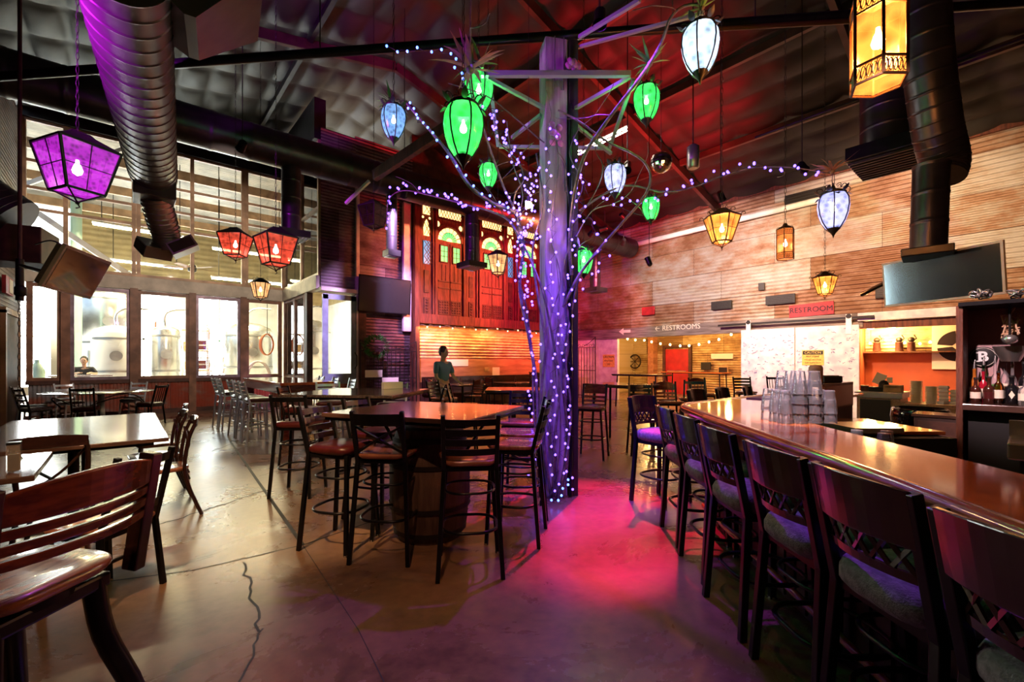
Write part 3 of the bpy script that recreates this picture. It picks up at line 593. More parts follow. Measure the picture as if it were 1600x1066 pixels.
# steel bracing around the head of the post
br = thing('steel_bracing', 'open frame of square steel tube braces around the head of the lit post', 'frame', T0)
def seg(b, a, c, d1, d2, w=0.035): b.bar(PD(*a, d1) - T0, PD(*c, d2) - T0, w)
b = MB(); seg(b, (752, 116), (985, 116), 4.5, 4.5, 0.05); seg(b, (762, 122), (880, 185), 4.5, 4.9); seg(b, (985, 120), (884, 178), 4.5, 4.9)
seg(b, (765, 122), (778, 228), 4.5, 5.3); seg(b, (990, 124), (952, 232), 4.5, 5.4); seg(b, (780, 229), (950, 232), 5.3, 5.4)
seg(b, (880, 180), (955, 240), 4.9, 5.4); seg(b, (845, 180), (800, 215), 4.9, 5.3); seg(b, (1000, 0), (905, 58), 4.2, 4.8); seg(b, (880, 80), (1100, 20), 5.0, 4.0, 0.03)
b.build('braces', 'silver_metal', br)
# vines: trunk stems and branches, each one a thing's part
vt = thing('tangled_vine', 'tangle of bare woody vines climbing the violet lit post and spreading as branches', 'vine', T0)
def path(pts): return [PD(x, y, d) - T0 for x, y, d in pts]
STEMS = []
def vine(pts, r0, r1, name='stem'):
    P = smooth_path(path(pts), 6); n = len(P); STEMS.append([p + T0 for p in P])
    return MB().tube(P, [.78 * (r0 + (r1 - r0) * i / (n - 1)) for i in range(n)], 7).build(name, 'vine', vt)
vine([(852, 778, 4.80), (842, 690, 4.7), (838, 600, 4.72), (825, 520, 4.75), (812, 450, 4.8), (818, 380, 4.75), (806, 335, 4.7)], .028, .02)
vine([(862, 780, 4.75), (850, 700, 4.66), (846, 610, 4.68), (852, 540, 4.66), (840, 460, 4.7), (832, 390, 4.7), (848, 320, 4.7), (838, 240, 4.75)], .022, .012)
vine([(870, 780, 4.72), (866, 700, 4.66), (874, 600, 4.66), (862, 520, 4.64), (846, 450, 4.6), (826, 400, 4.66), (806, 360, 4.7)], .020, .012)
vine([(880, 776, 4.75), (888, 690, 4.8), (880, 600, 4.75), (890, 520, 4.8), (880, 430, 4.78), (893, 360, 4.8), (884, 280, 4.8)], .024, .012)
vine([(872, 778, 4.7), (884, 720, 4.7), (892, 640, 4.78), (884, 560, 4.74), (896, 470, 4.8), (912, 420, 4.7), (940, 390, 4.6)], .022, .012)
vine([(858, 778, 4.7), (872, 740, 4.66), (862, 660, 4.64), (868, 570, 4.64), (860, 500, 4.64), (876, 440, 4.64), (862, 360, 4.66), (872, 260, 4.7), (866, 200, 4.75)], .014, .008)
vine([(846, 776, 4.72), (834, 640, 4.72), (832, 560, 4.74), (822, 480, 4.76), (808, 420, 4.76), (812, 340, 4.76), (816, 300, 4.8), (800, 250, 4.9), (792, 190, 5.0)], .016, .007)
vine([(868, 776, 4.68), (876, 660, 4.66), (866, 560, 4.62), (874, 470, 4.62), (868, 400, 4.62)], .010, .006)
# branches
vine([(812, 380, 4.72), (806, 335, 4.7), (770, 318, 4.6), (735, 292, 4.4), (708, 250, 4.3), (690, 225, 4.3), (660, 190, 4.5), (636, 162, 4.8)], .030, .014, 'branch')
vine([(818, 400, 4.75), (800, 350, 4.9), (765, 330, 5.2), (720, 318, 5.6), (670, 305, 6.0), (630, 298, 6.3), (608, 312, 6.5), (604, 350, 6.6)], .018, .007, 'branch')
vine([(893, 430, 4.78), (890, 380, 4.7), (898, 300, 4.5), (915, 240, 4.3), (955, 180, 4.1), (1000, 122, 3.9), (1032, 70, 3.8), (1048, 28, 3.7), (1068, 10, 3.7), (1092, 6, 3.6)], .026, .014, 'branch')
vine([(880, 480, 4.7), (905, 430, 4.7), (940, 385, 4.7), (975, 345, 4.7), (1005, 310, 4.7), (1017, 280, 4.7), (1008, 255, 4.7), (985, 238, 4.7), (950, 222, 4.7), (905, 190, 4.7), (872, 172, 4.7)], .022, .013, 'branch')
vine([(905, 330, 4.8), (950, 300, 4.9), (985, 290, 5.0), (1040, 300, 5.0), (1085, 292, 5.0), (1130, 275, 4.9), (1180, 262, 4.8), (1240, 262, 4.7), (1300, 272, 4.6)], .016, .007, 'branch')
vine([(812, 340, 4.8), (790, 300, 4.7), (768, 240, 4.5), (752, 190, 4.2), (738, 140, 4.0), (735, 60, 3.8), (737, -20, 3.7)], .018, .008, 'branch')
vine([(884, 300, 4.8), (880, 250, 4.8), (840, 215, 4.8), (800, 180, 4.7), (760, 150, 4.5), (700, 130, 4.4)], .012, .006, 'branch')
vine([(895, 350, 4.8), (930, 300, 4.9), (942, 260, 5.0), (930, 230, 5.1), (950, 190, 5.1)], .012, .005, 'branch')
vine([(892, 330, 4.7), (910, 290, 4.6), (890, 240, 4.6), (905, 200, 4.6)], .010, .005, 'branch')
vine([(900, 370, 4.8), (925, 330, 5.0), (960, 318, 5.2), (985, 300, 5.3), (1000, 270, 5.3)], .010, .005, 'branch')
vine([(800, 330, 4.7), (806, 300, 4.6), (818, 280, 4.6), (808, 250, 4.7), (782, 225, 4.8), (770, 200, 4.8)], .012, .006, 'branch')
for k in range(16):    # fine twigs
    s = random.choice(STEMS[8:]); i = random.randrange(6, len(s) - 4); p = s[i] - T0; d = Vector((random.uniform(-1, 1), random.uniform(-1, 1), random.uniform(-0.3, 1.1))).normalized()
    q = [p]; 
    for j in range(4): d = (d + Vector((random.uniform(-.5, .5), random.uniform(-.5, .5), random.uniform(-.3, .4)))).normalized(); q.append(q[-1] + d * random.uniform(0.08, 0.16))
    MB().tube(smooth_path(q, 4), 0.004, 5).build('twig', 'vine', vt)
for (px, py, d) in ((893, 104, 4.7), (868, 212, 4.65)):      # dry paper flowers tied to the post
    b = MB(); c = PD(px, py, d)
    for k in range(9): b.ball((random.uniform(-.10, .10), random.uniform(-.05, .05), random.uniform(-.07, .08)), 0.045, 7, 4, (1, .6, .8))
    o = b.build('paper_flower', 'paper_flower'); o.location = c
    tag(o, 'dusty pink paper blossom tied to the post %s' % ('at the upper brace' if py < 150 else 'below the brace'), 'flower')
# airplants at the ends of branches
def leaf_mb(b, p, d, L, wd, droop=0.3):
    p, d = Vector(p), Vector(d).normalized(); s = d.cross(Vector((0, 0, 1))); s = s.normalized() if s.length > 0.01 else Vector((1, 0, 0)); vs = []; n = 5
    for i in range(n + 1):
        t = i / n; q = p + d * L * t - Vector((0, 0, droop * L * t * t)); ww = wd * math.sin(math.pi * (0.12 + 0.88 * t) ** 0.8) * 0.5 + 0.0005; vs += [q - s * ww, q + Vector((0, 0, -ww * 0.3)), q + s * ww]
    b.add(vs, [(3 * i + a, 3 * i + a + 1, 3 * i + a + 4, 3 * i + a + 3) for i in range(n) for a in (0, 1)], True)
def airplant(px, py, d, L, lab, m='leaf', n=16):
    t = thing('air_plant', lab, 'plant', PD(px, py, d)); b = MB()
    for k in range(n):
        a = random.uniform(0, 6.28); e = random.uniform(0.1, 1.3); leaf_mb(b, (0, 0, 0), (math.cos(a) * math.cos(e), math.sin(a) * math.cos(e), math.sin(e)), L * random.uniform(0.5, 1.1), L * 0.10, random.uniform(0.0, 0.5))
    b.build('leaves', m, t); MB().ball((0, 0, 0), L * 0.10, 7, 5).build('root_ball', 'vine', t); return t
airplant(735, 108, 3.9, 0.42, 'spiky air plant above the big green lantern', 'leaf_dry', 20)
airplant(752, 100, 4.0, 0.30, 'green leafy sprig beside the spiky plant over the big green lantern', 'leaf', 12)
airplant(1015, 100, 3.9, 0.26, 'leafy sprig above the green lantern right of the post', 'leaf', 14)
airplant(612, 160, 5.6, 0.30, 'dark sprig above the pale blue lantern', 'leaf', 12)
airplant(1300, 268, 4.6, 0.30, 'long leaved air plant above the violet white lantern', 'leaf_dry', 18)
airplant(1097, 12, 3.5, 0.20, 'small sprig above the big white lantern', 'leaf', 10)
airplant(905, 385, 4.7, 0.20, 'small sprig above the green lantern close to the post', 'leaf', 12)

# ------------------------------------------------------------------ fairy lights
BULB = {}
def fairy(label, pts, n, m='bulb_violet', jit=0.04, rb=0.0125, first=None):
    """one string: a wire with its bulbs as parts; pts are 3D points in the room"""
    P = smooth_path(pts, 5); o = Vector(P[0]); t = thing('fairy_lights', label, 'string lights', o, 0, None)
    L = [0.0]
    for i in range(1, len(P)): L.append(L[-1] + (P[i] - P[i - 1]).length)
    wire = []; spots = []
    for k in range(n * 2 + 1):
        s = L[-1] * k / (n * 2); i = max(j for j in range(len(L)) if L[j] <= s + 1e-9); i = min(i, len(P) - 2)
        q = P[i].lerp(P[i + 1], (s - L[i]) / max(1e-6, L[i + 1] - L[i])) + Vector((random.gauss(0, jit), random.gauss(0, jit), random.gauss(0, jit * 0.6)))
        wire.append(q - o); 
        if k % 2: spots.append(q - o)
    MB().tube(wire, 0.0022, 4, caps=False).build('wire', 'black_matt', t)
    proto = None
    for q in spots:
        if proto is None: proto = MB().lathe([(0.0005, -rb * 1.15), (rb * .8, -rb * .7), (rb, 0), (rb * .8, rb * .7), (0.0005, rb * 1.15)], n=7).build('bulb', m, t); proto.location = q
        else: c = proto.copy(); C.objects.link(c); c.location = q
    return t
def cp(l): return [PD(x, y, d) for x, y, d in l]
fairy('blue violet fairy lights up the left side of the post', cp([(838, 770, 4.62), (836, 700, 4.58), (833, 640, 4.6), (836, 580, 4.6), (828, 520, 4.62), (818, 460, 4.62), (815, 400, 4.62), (822, 350, 4.62), (830, 300, 4.62), (845, 260, 4.62)]), 52, jit=0.035)
fairy('violet fairy lights up the right side of the post', cp([(892, 765, 4.64), (884, 700, 4.6), (888, 640, 4.6), (886, 580, 4.6), (884, 500, 4.6), (890, 440, 4.6), (900, 380, 4.6), (896, 320, 4.6), (900, 260, 4.6), (898, 210, 4.6)]), 50, jit=0.035)
fairy('violet fairy lights down the front face of the post', cp([(862, 775, 4.58), (866, 700, 4.58), (862, 600, 4.56), (868, 520, 4.56), (860, 440, 4.56), (864, 360, 4.56), (856, 280, 4.56), (862, 200, 4.58)]), 42, jit=0.03)
fairy('thick cluster of violet fairy lights on the trunk where the left branches start', cp([(838, 480, 4.6), (822, 440, 4.6), (808, 400, 4.6), (822, 370, 4.62), (808, 340, 4.6), (830, 320, 4.6), (800, 300, 4.6), (826, 380, 4.66), (838, 350, 4.6)]), 60, jit=0.05)
fairy('dense violet fairy lights rising to the green lanterns left of the post', cp([(832, 300, 4.6), (812, 255, 4.5), (795, 225, 4.4), (775, 195, 4.3), (765, 170, 4.3)]), 44, jit=0.045)
fairy('violet fairy lights on the branch sagging left towards the wooden screen', cp([(812, 330, 4.8), (770, 322, 5.2), (735, 325, 5.4), (700, 305, 5.8), (660, 298, 6.2), (632, 292, 6.4), (615, 300, 6.5), (606, 330, 6.6), (606, 360, 6.6)]), 48, jit=0.04, rb=0.017)
fairy('blue fairy lights along the dark branch to the pale blue lantern', cp([(800, 330, 4.65), (765, 310, 4.5), (735, 285, 4.35), (705, 245, 4.25), (680, 215, 4.3), (655, 185, 4.5), (640, 160, 4.8)]), 18, 'bulb_blue', jit=0.02)
fairy('violet fairy lights on the long branch reaching right to the rusty wall', cp([(935, 310, 4.8), (985, 318, 4.9), (1040, 302, 4.95), (1085, 290, 4.95), (1125, 272, 4.9), (1170, 260, 4.8), (1220, 262, 4.7), (1290, 275, 4.6)]), 36, jit=0.035, rb=0.014)
fairy('blue violet fairy lights crossing the left roof beam', cp([(598, 72, 4.4), (630, 78, 4.35), (660, 82, 4.3), (690, 78, 4.2), (712, 92, 4.1), (722, 120, 4.0), (728, 135, 3.95)]), 11, 'bulb_blue', jit=0.02)
fairy('violet fairy lights on the bent pipe right of the post', cp([(905, 450, 4.6), (945, 398, 4.6), (935, 360, 4.6), (908, 330, 4.6), (905, 290, 4.6), (915, 250, 4.5)]), 20, jit=0.045)
fairy('blue fairy lights coiled at the foot of the post', cp([(842, 765, 4.60), (856, 778, 4.5), (872, 782, 4.5), (880, 765, 4.56), (890, 745, 4.5)]), 8, 'bulb_blue', jit=0.012)

# ------------------------------------------------------------------ lanterns
def chain(parent, ztop, z0, r=0.006):
    b = MB(); n = max(1, int((ztop - z0) / 0.06)); n = min(n, 90); st = (ztop - z0) / n
    for k in range(n):
        c = z0 + st * (k + 0.5); a, e = (0.011, 0) if k % 2 else (0, 0.011)
        q = [(a * math.cos(t) , e * math.cos(t), c + st * 0.62 * math.sin(t)) for t in [2 * math.pi * j / 6 for j in range(6)]]; b.tube(q, 0.0028, 4, closed=True)
    return b.build('chain', 'iron', parent)
def bulb_lamp(t, z, col, e, r=0.03, bm='bulb_white'):
    MB().lathe([(0.001, -r * 1.2), (r * .8, -r * .7), (r, 0), (r * .7, r), (r * .35, r * 1.7), (r * .3, r * 2.4)], (0, 0, z), 10).build('bulb', bm, t)
    if e: lamp('lantern_light', 'POINT', (0, 0, z), e, col, 0.05, parent=t)
def scroll(b, c, ang, s, r=0.004, flip=1):
    p = []; u = Vector((math.cos(ang), math.sin(ang), 0))
    for k in range(12):
        t = k / 11; a = t * 4.2; rad = s * (1 - 0.72 * t); p.append(Vector(c) + u * (s - rad * math.cos(a)) + Vector((0, 0, flip * rad * math.sin(a))))
    b.tube(p, r, 4)
def egg(label, px, py, d, h, gm, col, e, ztop=None, fm='iron', group=None):
    t = thing('lantern', label, 'lantern', PD(px, py, d)); s = h
    prof = [(0.10, 0.50), (0.28, 0.46), (0.36, 0.30), (0.375, 0.12), (0.34, -0.10), (0.27, -0.30), (0.17, -0.46), (0.09, -0.54)]; prof = [(r * s, z * s) for r, z in prof]
    MB().lathe(prof[::-1], n=22, caps=False).build('glass', gm, t)
    b = MB()
    for k in range(6):
        a = k * math.pi / 3 + 0.3; b.tube([((r + 0.012 * s) * math.cos(a), (r + 0.012 * s) * math.sin(a), z) for r, z in prof[1:]], 0.017 * s, 5)
    b.lathe([(0.29 * s, 0.44 * s), (0.31 * s, 0.48 * s), (0.25 * s, 0.53 * s), (0.06 * s, 0.60 * s), (0.03 * s, 0.70 * s)], n=18)
    b.lathe([(0.005 * s, -0.74 * s), (0.03 * s, -0.66 * s), (0.05 * s, -0.62 * s), (0.15 * s, -0.50 * s), (0.165 * s, -0.44 * s)], n=14)
    b.build('frame', fm, t)
    b = MB()
    for k in range(6):
        a = k * math.pi / 3; scroll(b, (0.24 * s * math.cos(a), 0.24 * s * math.sin(a), 0.56 * s), a, 0.10 * s, 0.013 * s); scroll(b, (0.10 * s * math.cos(a), 0.10 * s * math.sin(a), 0.66 * s), a + .5, 0.07 * s, 0.010 * s)
        leaf_mb(b, (0.31 * s * math.cos(a), 0.31 * s * math.sin(a), 0.47 * s), (math.cos(a), math.sin(a), 0.7), 0.20 * s, 0.13 * s, -0.1); leaf_mb(b, (0.33 * s * math.cos(a + .5), 0.33 * s * math.sin(a + .5), 0.42 * s), (math.cos(a + .5), math.sin(a + .5), -0.6), 0.13 * s, 0.12 * s, 0.2)
    b.build('crown', fm, t); bulb_lamp(t, 0.02, col, e, 0.07 * s)
    if ztop is None: ztop = zr(t.location.x) - 0.04
    chain(t, ztop - t.location.z, 0.68 * s); return t
def coach(label, px, py, d, h, gm, col, e, n=4, rz=0.3, ztop=None, fm='iron', topw=0.42, botw=0.26, bulb='bulb_white'):
    t = thing('lantern', label, 'lantern', PD(px, py, d), rz); s = h; zt, zb = 0.36 * s, -0.40 * s; tw, bw = topw * s / math.cos(math.pi / n), botw * s / math.cos(math.pi / n)
    ring = lambda r, z: [Vector((r * math.cos(2 * math.pi * (j + .5) / n), r * math.sin(2 * math.pi * (j + .5) / n), z)) for j in range(n)]
    A, Bm = ring(tw, zt), ring(bw, zb); g = MB(); g.add([p * 0.985 for p in A] + [p * 0.985 for p in Bm], [(j, (j + 1) % n, n + (j + 1) % n, n + j) for j in range(n)] + [tuple(n + j for j in range(n))]); g.build('glass', gm, t)
    b = MB()
    for j in range(n):
        k = (j + 1) % n; b.bar(A[j], Bm[j], 0.035 * s); b.bar(A[j], A[k], 0.04 * s); b.bar(Bm[j], Bm[k], 0.035 * s)
        m1, m2 = (A[j] + A[k]) / 2, (Bm[j] + Bm[k]) / 2; b.bar(m1, m2, 0.012 * s); b.bar(A[j].lerp(Bm[j], .5), A[k].lerp(Bm[k], .5), 0.012 * s)
    b.build('frame', fm, t)
    b = MB(); c = ring(tw * 1.06, zt + 0.01 * s); c2 = ring(tw * 0.42, zt + 0.20 * s); c3 = ring(tw * 0.30, zt + 0.26 * s)
    b.add(c + c2 + c3, [tuple(range(n))[::-1]] + [(j, (j + 1) % n, n + (j + 1) % n, n + j) for j in range(n)] + [(n + j, n + (j + 1) % n, 2 * n + (j + 1) % n, 2 * n + j) for j in range(n)] + [tuple(range(2 * n, 3 * n))]); b.build('roof_cap', fm, t)
    b = MB()
    for j in range(n): b.tube(smooth_path([Bm[j], Bm[j] * 0.8 + Vector((0, 0, -0.10 * s)), Vector((0, 0, zb - 0.17 * s))], 4), 0.014 * s, 5)
    b.ball((0, 0, zb - 0.17 * s), 0.035 * s); b.tube([(0, 0, zb - 0.17 * s), (0.03 * s, 0, zb - 0.24 * s), (-0.02 * s, 0, zb - 0.27 * s)], 0.012 * s, 5); b.build('finial', fm, t)
    if n == 6:
        b = MB()
        for j in range(n): an = 2 * math.pi * (j + .5) / n; scroll(b, A[j] + Vector((0, 0, 0.02 * s)), an, 0.08 * s, 0.012 * s); scroll(b, c2[j], an, 0.10 * s, 0.011 * s)
        b.build('scrolls', fm, t)
    bulb_lamp(t, -0.02 * s, col, e, 0.075 * s, bulb)
    if ztop is None: ztop = zr(t.location.x) - 0.04
    chain(t, ztop - t.location.z, zt + 0.25 * s); return t
def hexa(label, px, py, d, h, gm, col, e, rz=0.2, ztop=None, wd=0.27, fm='bronze'):
    t = thing('lantern', label, 'lantern', PD(px, py, d), rz); s = h; n = 6; r = wd * s
    ring = lambda r, z: [Vector((r * math.cos(2 * math.pi * j / n), r * math.sin(2 * math.pi * j / n), z)) for j in range(n)]
    A, Bm = ring(r, .5 * s), ring(r, -.5 * s); MB().add([p * .96 for p in A] + [p * .96 for p in Bm], [(j, (j + 1) % n, n + (j + 1) % n, n + j) for j in range(n)] + [tuple(n + j for j in range(n))]).build('glass', gm, t)
    b = MB()
    for j in range(n):
        k = (j + 1) % n; b.bar(A[j], Bm[j], 0.03 * s)
        for z in (-.5, -.30, .30, .5): b.bar(Vector((A[j].x, A[j].y, z * s)), Vector((A[k].x, A[k].y, z * s)), 0.022 * s)
    b.build('frame', fm, t); b = MB()
    for j in range(n):
        k = (j + 1) % n; u = (A[k] - A[j]).normalized(); mid = (A[j] + A[k]) / 2; W_ = (A[k] - A[j]).length
        for zc, hh in ((-.40, .17), (.40, .17), (0.0, 0.0)):
            if hh:
                for q in range(5):
                    x = (q - 2) * W_ / 5; a = [Vector((mid.x, mid.y, zc * s)) + u * (x + W_ * .10 * math.cos(w_)) + Vector((0, 0, hh * .42 * s * math.sin(w_))) for w_ in [2 * math.pi * i / 8 for i in range(8)]]; b.tube(a, 0.006 * s, 4, closed=True)
                    b.bar(Vector((mid.x, mid.y, (zc - hh / 2) * s)) + u * (x - W_ * .1), Vector((mid.x, mid.y, (zc + hh / 2) * s)) + u * (x + W_ * .1), 0.007 * s)
        scroll(b, A[j] + Vector((0, 0, 0.02 * s)), 2 * math.pi * j / n + 3.14, 0.07 * s, 0.008 * s)
    b.build('filigree', fm, t)
    c = ring(r * 1.05, .51 * s); b = MB(); b.add(c + ring(r * .35, .62 * s) + ring(r * .2, .70 * s), [(j, (j + 1) % n, n + (j + 1) % n, n + j) for j in range(n)] + [(n + j, n + (j + 1) % n, 2 * n + (j + 1) % n, 2 * n + j) for j in range(n)]); b.build('roof_cap', fm, t)
    bulb_lamp(t, 0.0, col, e, 0.07 * s)
    if ztop is None: ztop = zr(t.location.x) - 0.04
    chain(t, ztop - t.location.z, .68 * s); return t
GR, WH, BL, AM, RD, PU = (0.10, 1, .15), (.7, .82, 1), (.4, .6, 1), (1, .48, .12), (1, .12, .05), (.9, .06, 1)
egg('largest green glass lantern, just left of the lit post', 724, 206, 3.30, 0.39, 'glow_green', GR, 66)
egg('green lantern half hidden behind the largest green one', 748, 145, 4.6, 0.40, 'glow_green', GR, 30)
egg('small green lantern hanging low between the big green one and the wooden screen', 763, 275, 5.6, 0.30, 'glow_green', GR, 30)
egg('green lantern up right of the post under leafy sprig', 1010, 162, 4.5, 0.34, 'glow_green', GR, 42, PD(1010, 110, 4.5).z)
egg('small green lantern on the right where the bent vine turns down', 1017, 327, 5.2, 0.26, 'glow_green', GR, 24, PD(1017, 290, 5.2).z)
egg('dim green lantern close beside the right edge of the post', 912, 410, 5.0, 0.27, 'glow_green', GR, 24)
egg('large white lantern with round dimples at the end of the rising branch', 1094, 78, 3.30, 0.35, 'glow_white', WH, 22)
egg('pale blue lantern far left of the post against the quilted roof', 615, 192, 5.0, 0.36, 'glow_blue', BL, 8)
egg('white lantern hanging low right of the post', 961, 281, 5.0, 0.32, 'glow_violetwhite', WH, 10, PD(961, 245, 5.0).z)
egg('violet white lantern with scrolled crown in front of the rusty wall', 1302, 330, 4.4, 0.36, 'glow_violetwhite', (.6, .6, 1), 16, PD(1302, 272, 4.4).z)
coach('square purple lantern with patterned glass at the upper left', 121, 265, 4.0, 0.52, 'glow_purple', PU, 26, rz=0.5)
coach('smaller red lantern left of its twin before the brewery windows', 368, 383, 7.2, 0.44, 'glow_red', RD, 14, rz=0.9)
coach('larger red lantern beside the black duct grille', 431, 391, 6.0, 0.48, 'glow_red', RD, 16, rz=0.2)
coach('small clear lantern with warm bulb by the brewery corner', 407, 453, 9.5, 0.40, 'glow_warm', AM, 10, n=6)
coach('warm cream lantern hanging in front of the wooden screen', 778, 413, 8.0, 0.40, 'glow_warm', (1, .6, .25), 26, n=6)
coach('unlit lantern in front of the dark corrugated wall', 584, 338, 7.4, 0.42, 'glow_unlit', RD, 0, rz=0.4, bulb='bulb_unlit' if False else 'sign_red')
hexa('huge amber filigree lantern at the top right', 1372, 66, 2.75, 0.53, 'glow_amber', AM, 620, rz=0.35)
hexa('slim orange hexagonal lantern against the rusty wall', 1227, 382, 5.4, 0.36, 'glow_orange', AM, 22)
coach('amber lantern with scroll brackets left of the slim orange one', 1128, 358, 5.0, 0.36, 'glow_amber', AM, 120, n=6, fm='bronze', topw=0.46, botw=0.24)
coach('small amber lantern just above the red RESTROOM board', 1289, 446, 7.0, 0.34, 'glow_amber', AM, 110, n=6, fm='bronze', topw=0.42, botw=0.24)
lo = thing('pendant_bulb', 'bare glowing bulb with orange flare against the post', 'bulb', PD(826, 320, 4.5)); 
MB().ball((0, 0, 0), 0.035, 12, 8).build('bulb', 'bulb_warm', lo); MB().lathe([(0.015, 0.03), (0.018, 0.08), (0.004, 0.09)], n=10).build('socket', 'iron', lo); MB().tube([(0, 0, .08), (0, 0, zr(lo.location.x) - .15 - lo.location.z)], 0.003, 4).build('cord', 'iron', lo)
lamp('bulb_light', 'POINT', (0, 0, 0), 20, (1, .45, .12), 0.05, parent=lo)
# ------------------------------------------------------------------ carved wooden screen high on the front wall
FO = Vector((9.70, 12.30, 2.62)); fs = thing('carved_screen', 'antique carved wooden screen with stained glass fanlights high on the front wall', 'wooden screen', FO)
def fb(b, x, z, w, h, y=0.0, t=0.06): b.box((x - FO.x, y, z - FO.z), (w, t, h))
b = MB(); fb(b, 9.70, 4.66, 5.90, 4.05, 0.10, 0.06); b.build('backing', 'facade_wood', fs)
b = MB(); fb(b, 9.70, 2.78, 5.95, 0.30, 0.0, 0.16); fb(b, 9.70, 6.66, 5.95, 0.22, 0.0, 0.16)
for x in (6.80, 12.60): fb(b, x, 4.7, 0.12, 4.1, 0.0, 0.18)
b.build('frame', 'facade_wood', fs, bevel=0.012); 
WB = (7.95, 9.68, 11.40); NB = (7.10, 8.80, 10.54, 12.25)
b = MB()
for x in WB:
    for s in (-1, 1): fb(b, x + s * 0.54, 4.7, 0.09, 3.9, 0.02, 0.12)
for x in NB:
    for s in (-1, 1): fb(b, x + s * 0.22, 4.7, 0.05, 3.9, 0.03, 0.09)
b.build('stiles', 'facade_wood', fs, bevel=0.008)
def arc(r0, r1, a0, a1, cx, cz, y0, y1, n=10):
    b = MB(); P = [(cx + r1 * math.cos(a0 + (a1 - a0) * i / n), cz + r1 * math.sin(a0 + (a1 - a0) * i / n)) for i in range(n + 1)] + [(cx + r0 * math.cos(a1 - (a1 - a0) * i / n), cz + r0 * math.sin(a1 - (a1 - a0) * i / n)) for i in range(n + 1)]
    vs = [(x - FO.x, y0, z - FO.z) for x, z in P] + [(x - FO.x, y1, z - FO.z) for x, z in P]; k = len(P)
    b.add(vs, [(i, i + 1, k - i - 2, k - i - 1) for i in range(n)] + [(i, (i + 1) % k, k + (i + 1) % k, k + i) for i in range(k)]); return b
def cross(b, x, z, w, h, n, y=0.02, wd=0.014):
    for i in range(-n, n):
        a = max(-1, min(1, i / n)); 
        st = 2.0 * h / 2 
        x0 = x + w / 2 * (i / n); x1 = x0 + w / n * 1.0
        b.bar((x0 - FO.x, y, z - h / 2 - FO.z), (x1 - FO.x, y, z + h / 2 - FO.z), wd); b.bar((x1 - FO.x, y, z - h / 2 - FO.z), (x0 - FO.x, y, z + h / 2 - FO.z), wd)
for x in WB:
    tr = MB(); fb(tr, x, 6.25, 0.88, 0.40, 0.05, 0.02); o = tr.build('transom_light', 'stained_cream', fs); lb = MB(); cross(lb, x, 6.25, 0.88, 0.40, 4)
    for dx, dz, w_, h_ in ((0, .21, .96, .05), (0, -.21, .96, .05), (.46, 0, .05, .42), (-.46, 0, .05, .42)): fb(lb, x + dx, 6.25 + dz, w_, h_, 0.03, 0.05)
    lb.build('lattice', 'facade_dark', o)
    zc = 5.34; o = arc(0.46, 0.56, 0, math.pi, x, zc, 0.0, 0.09, 16).build('arch', 'facade_wood', fs)
    mo = MB()
    for k in range(8):
        a0 = math.pi * k / 8 + 0.04; a1 = math.pi * (k + 1) / 8 - 0.04; c = arc(0.30, 0.43, a0, a1, x, zc, 0.05, 0.07, 3); mo.add(c.v, c.f)
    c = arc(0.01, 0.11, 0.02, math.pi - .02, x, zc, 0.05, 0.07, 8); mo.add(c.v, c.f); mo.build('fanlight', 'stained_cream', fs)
    mo = MB()
    for k in range(10):
        a0 = math.pi * k / 10 + 0.05; a1 = math.pi * (k + 1) / 10 - 0.05; c = arc(0.13, 0.28, a0, a1, x, zc, 0.05, 0.07, 3); mo.add(c.v, c.f)
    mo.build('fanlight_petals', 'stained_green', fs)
    for s in (-1, 1):
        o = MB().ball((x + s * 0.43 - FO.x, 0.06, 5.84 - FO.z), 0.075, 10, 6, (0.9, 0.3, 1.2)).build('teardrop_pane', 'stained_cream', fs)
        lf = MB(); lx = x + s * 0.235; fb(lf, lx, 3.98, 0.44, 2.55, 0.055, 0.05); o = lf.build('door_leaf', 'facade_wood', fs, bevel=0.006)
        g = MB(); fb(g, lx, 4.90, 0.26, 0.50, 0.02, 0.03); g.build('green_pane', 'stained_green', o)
        m_ = MB(); fb(m_, lx, 4.90, 0.012, 0.5, 0.0, 0.02); fb(m_, lx, 4.98, 0.26, 0.012, 0.0, 0.02); fb(m_, lx, 4.82, 0.26, 0.012, 0.0, 0.02)
        for dz in (.27, -.27): fb(m_, lx, 4.9 + dz, 0.32, 0.035, 0.01, 0.05)
        for dx in (.145, -.145): fb(m_, lx + dx, 4.9, 0.035, 0.55, 0.01, 0.05)
        m_.build('glazing_bars', 'facade_dark', o)
        r_ = MB(); 
        for z in (4.02, 3.80): fb(r_, lx, z, 0.42, 0.035, 0.015, 0.04)
        for q in (-.07, .07): fb(r_, lx + q, 4.3, 0.012, 0.5, 0.02, 0.03)
        r_.build('rail', 'facade_dark', o)
        cv = MB(); fb(cv, lx, 3.18, 0.38, 0.46, 0.02, 0.03)
        for i in range(4):
            for j in range(5): cv.ball((lx - .14 + i * .093 - FO.x, 0.0, 3.02 + j * .083 - FO.z), 0.035, 6, 4, (1, .5, .9))
        cv.build('carved_panel', 'facade_dark', o)
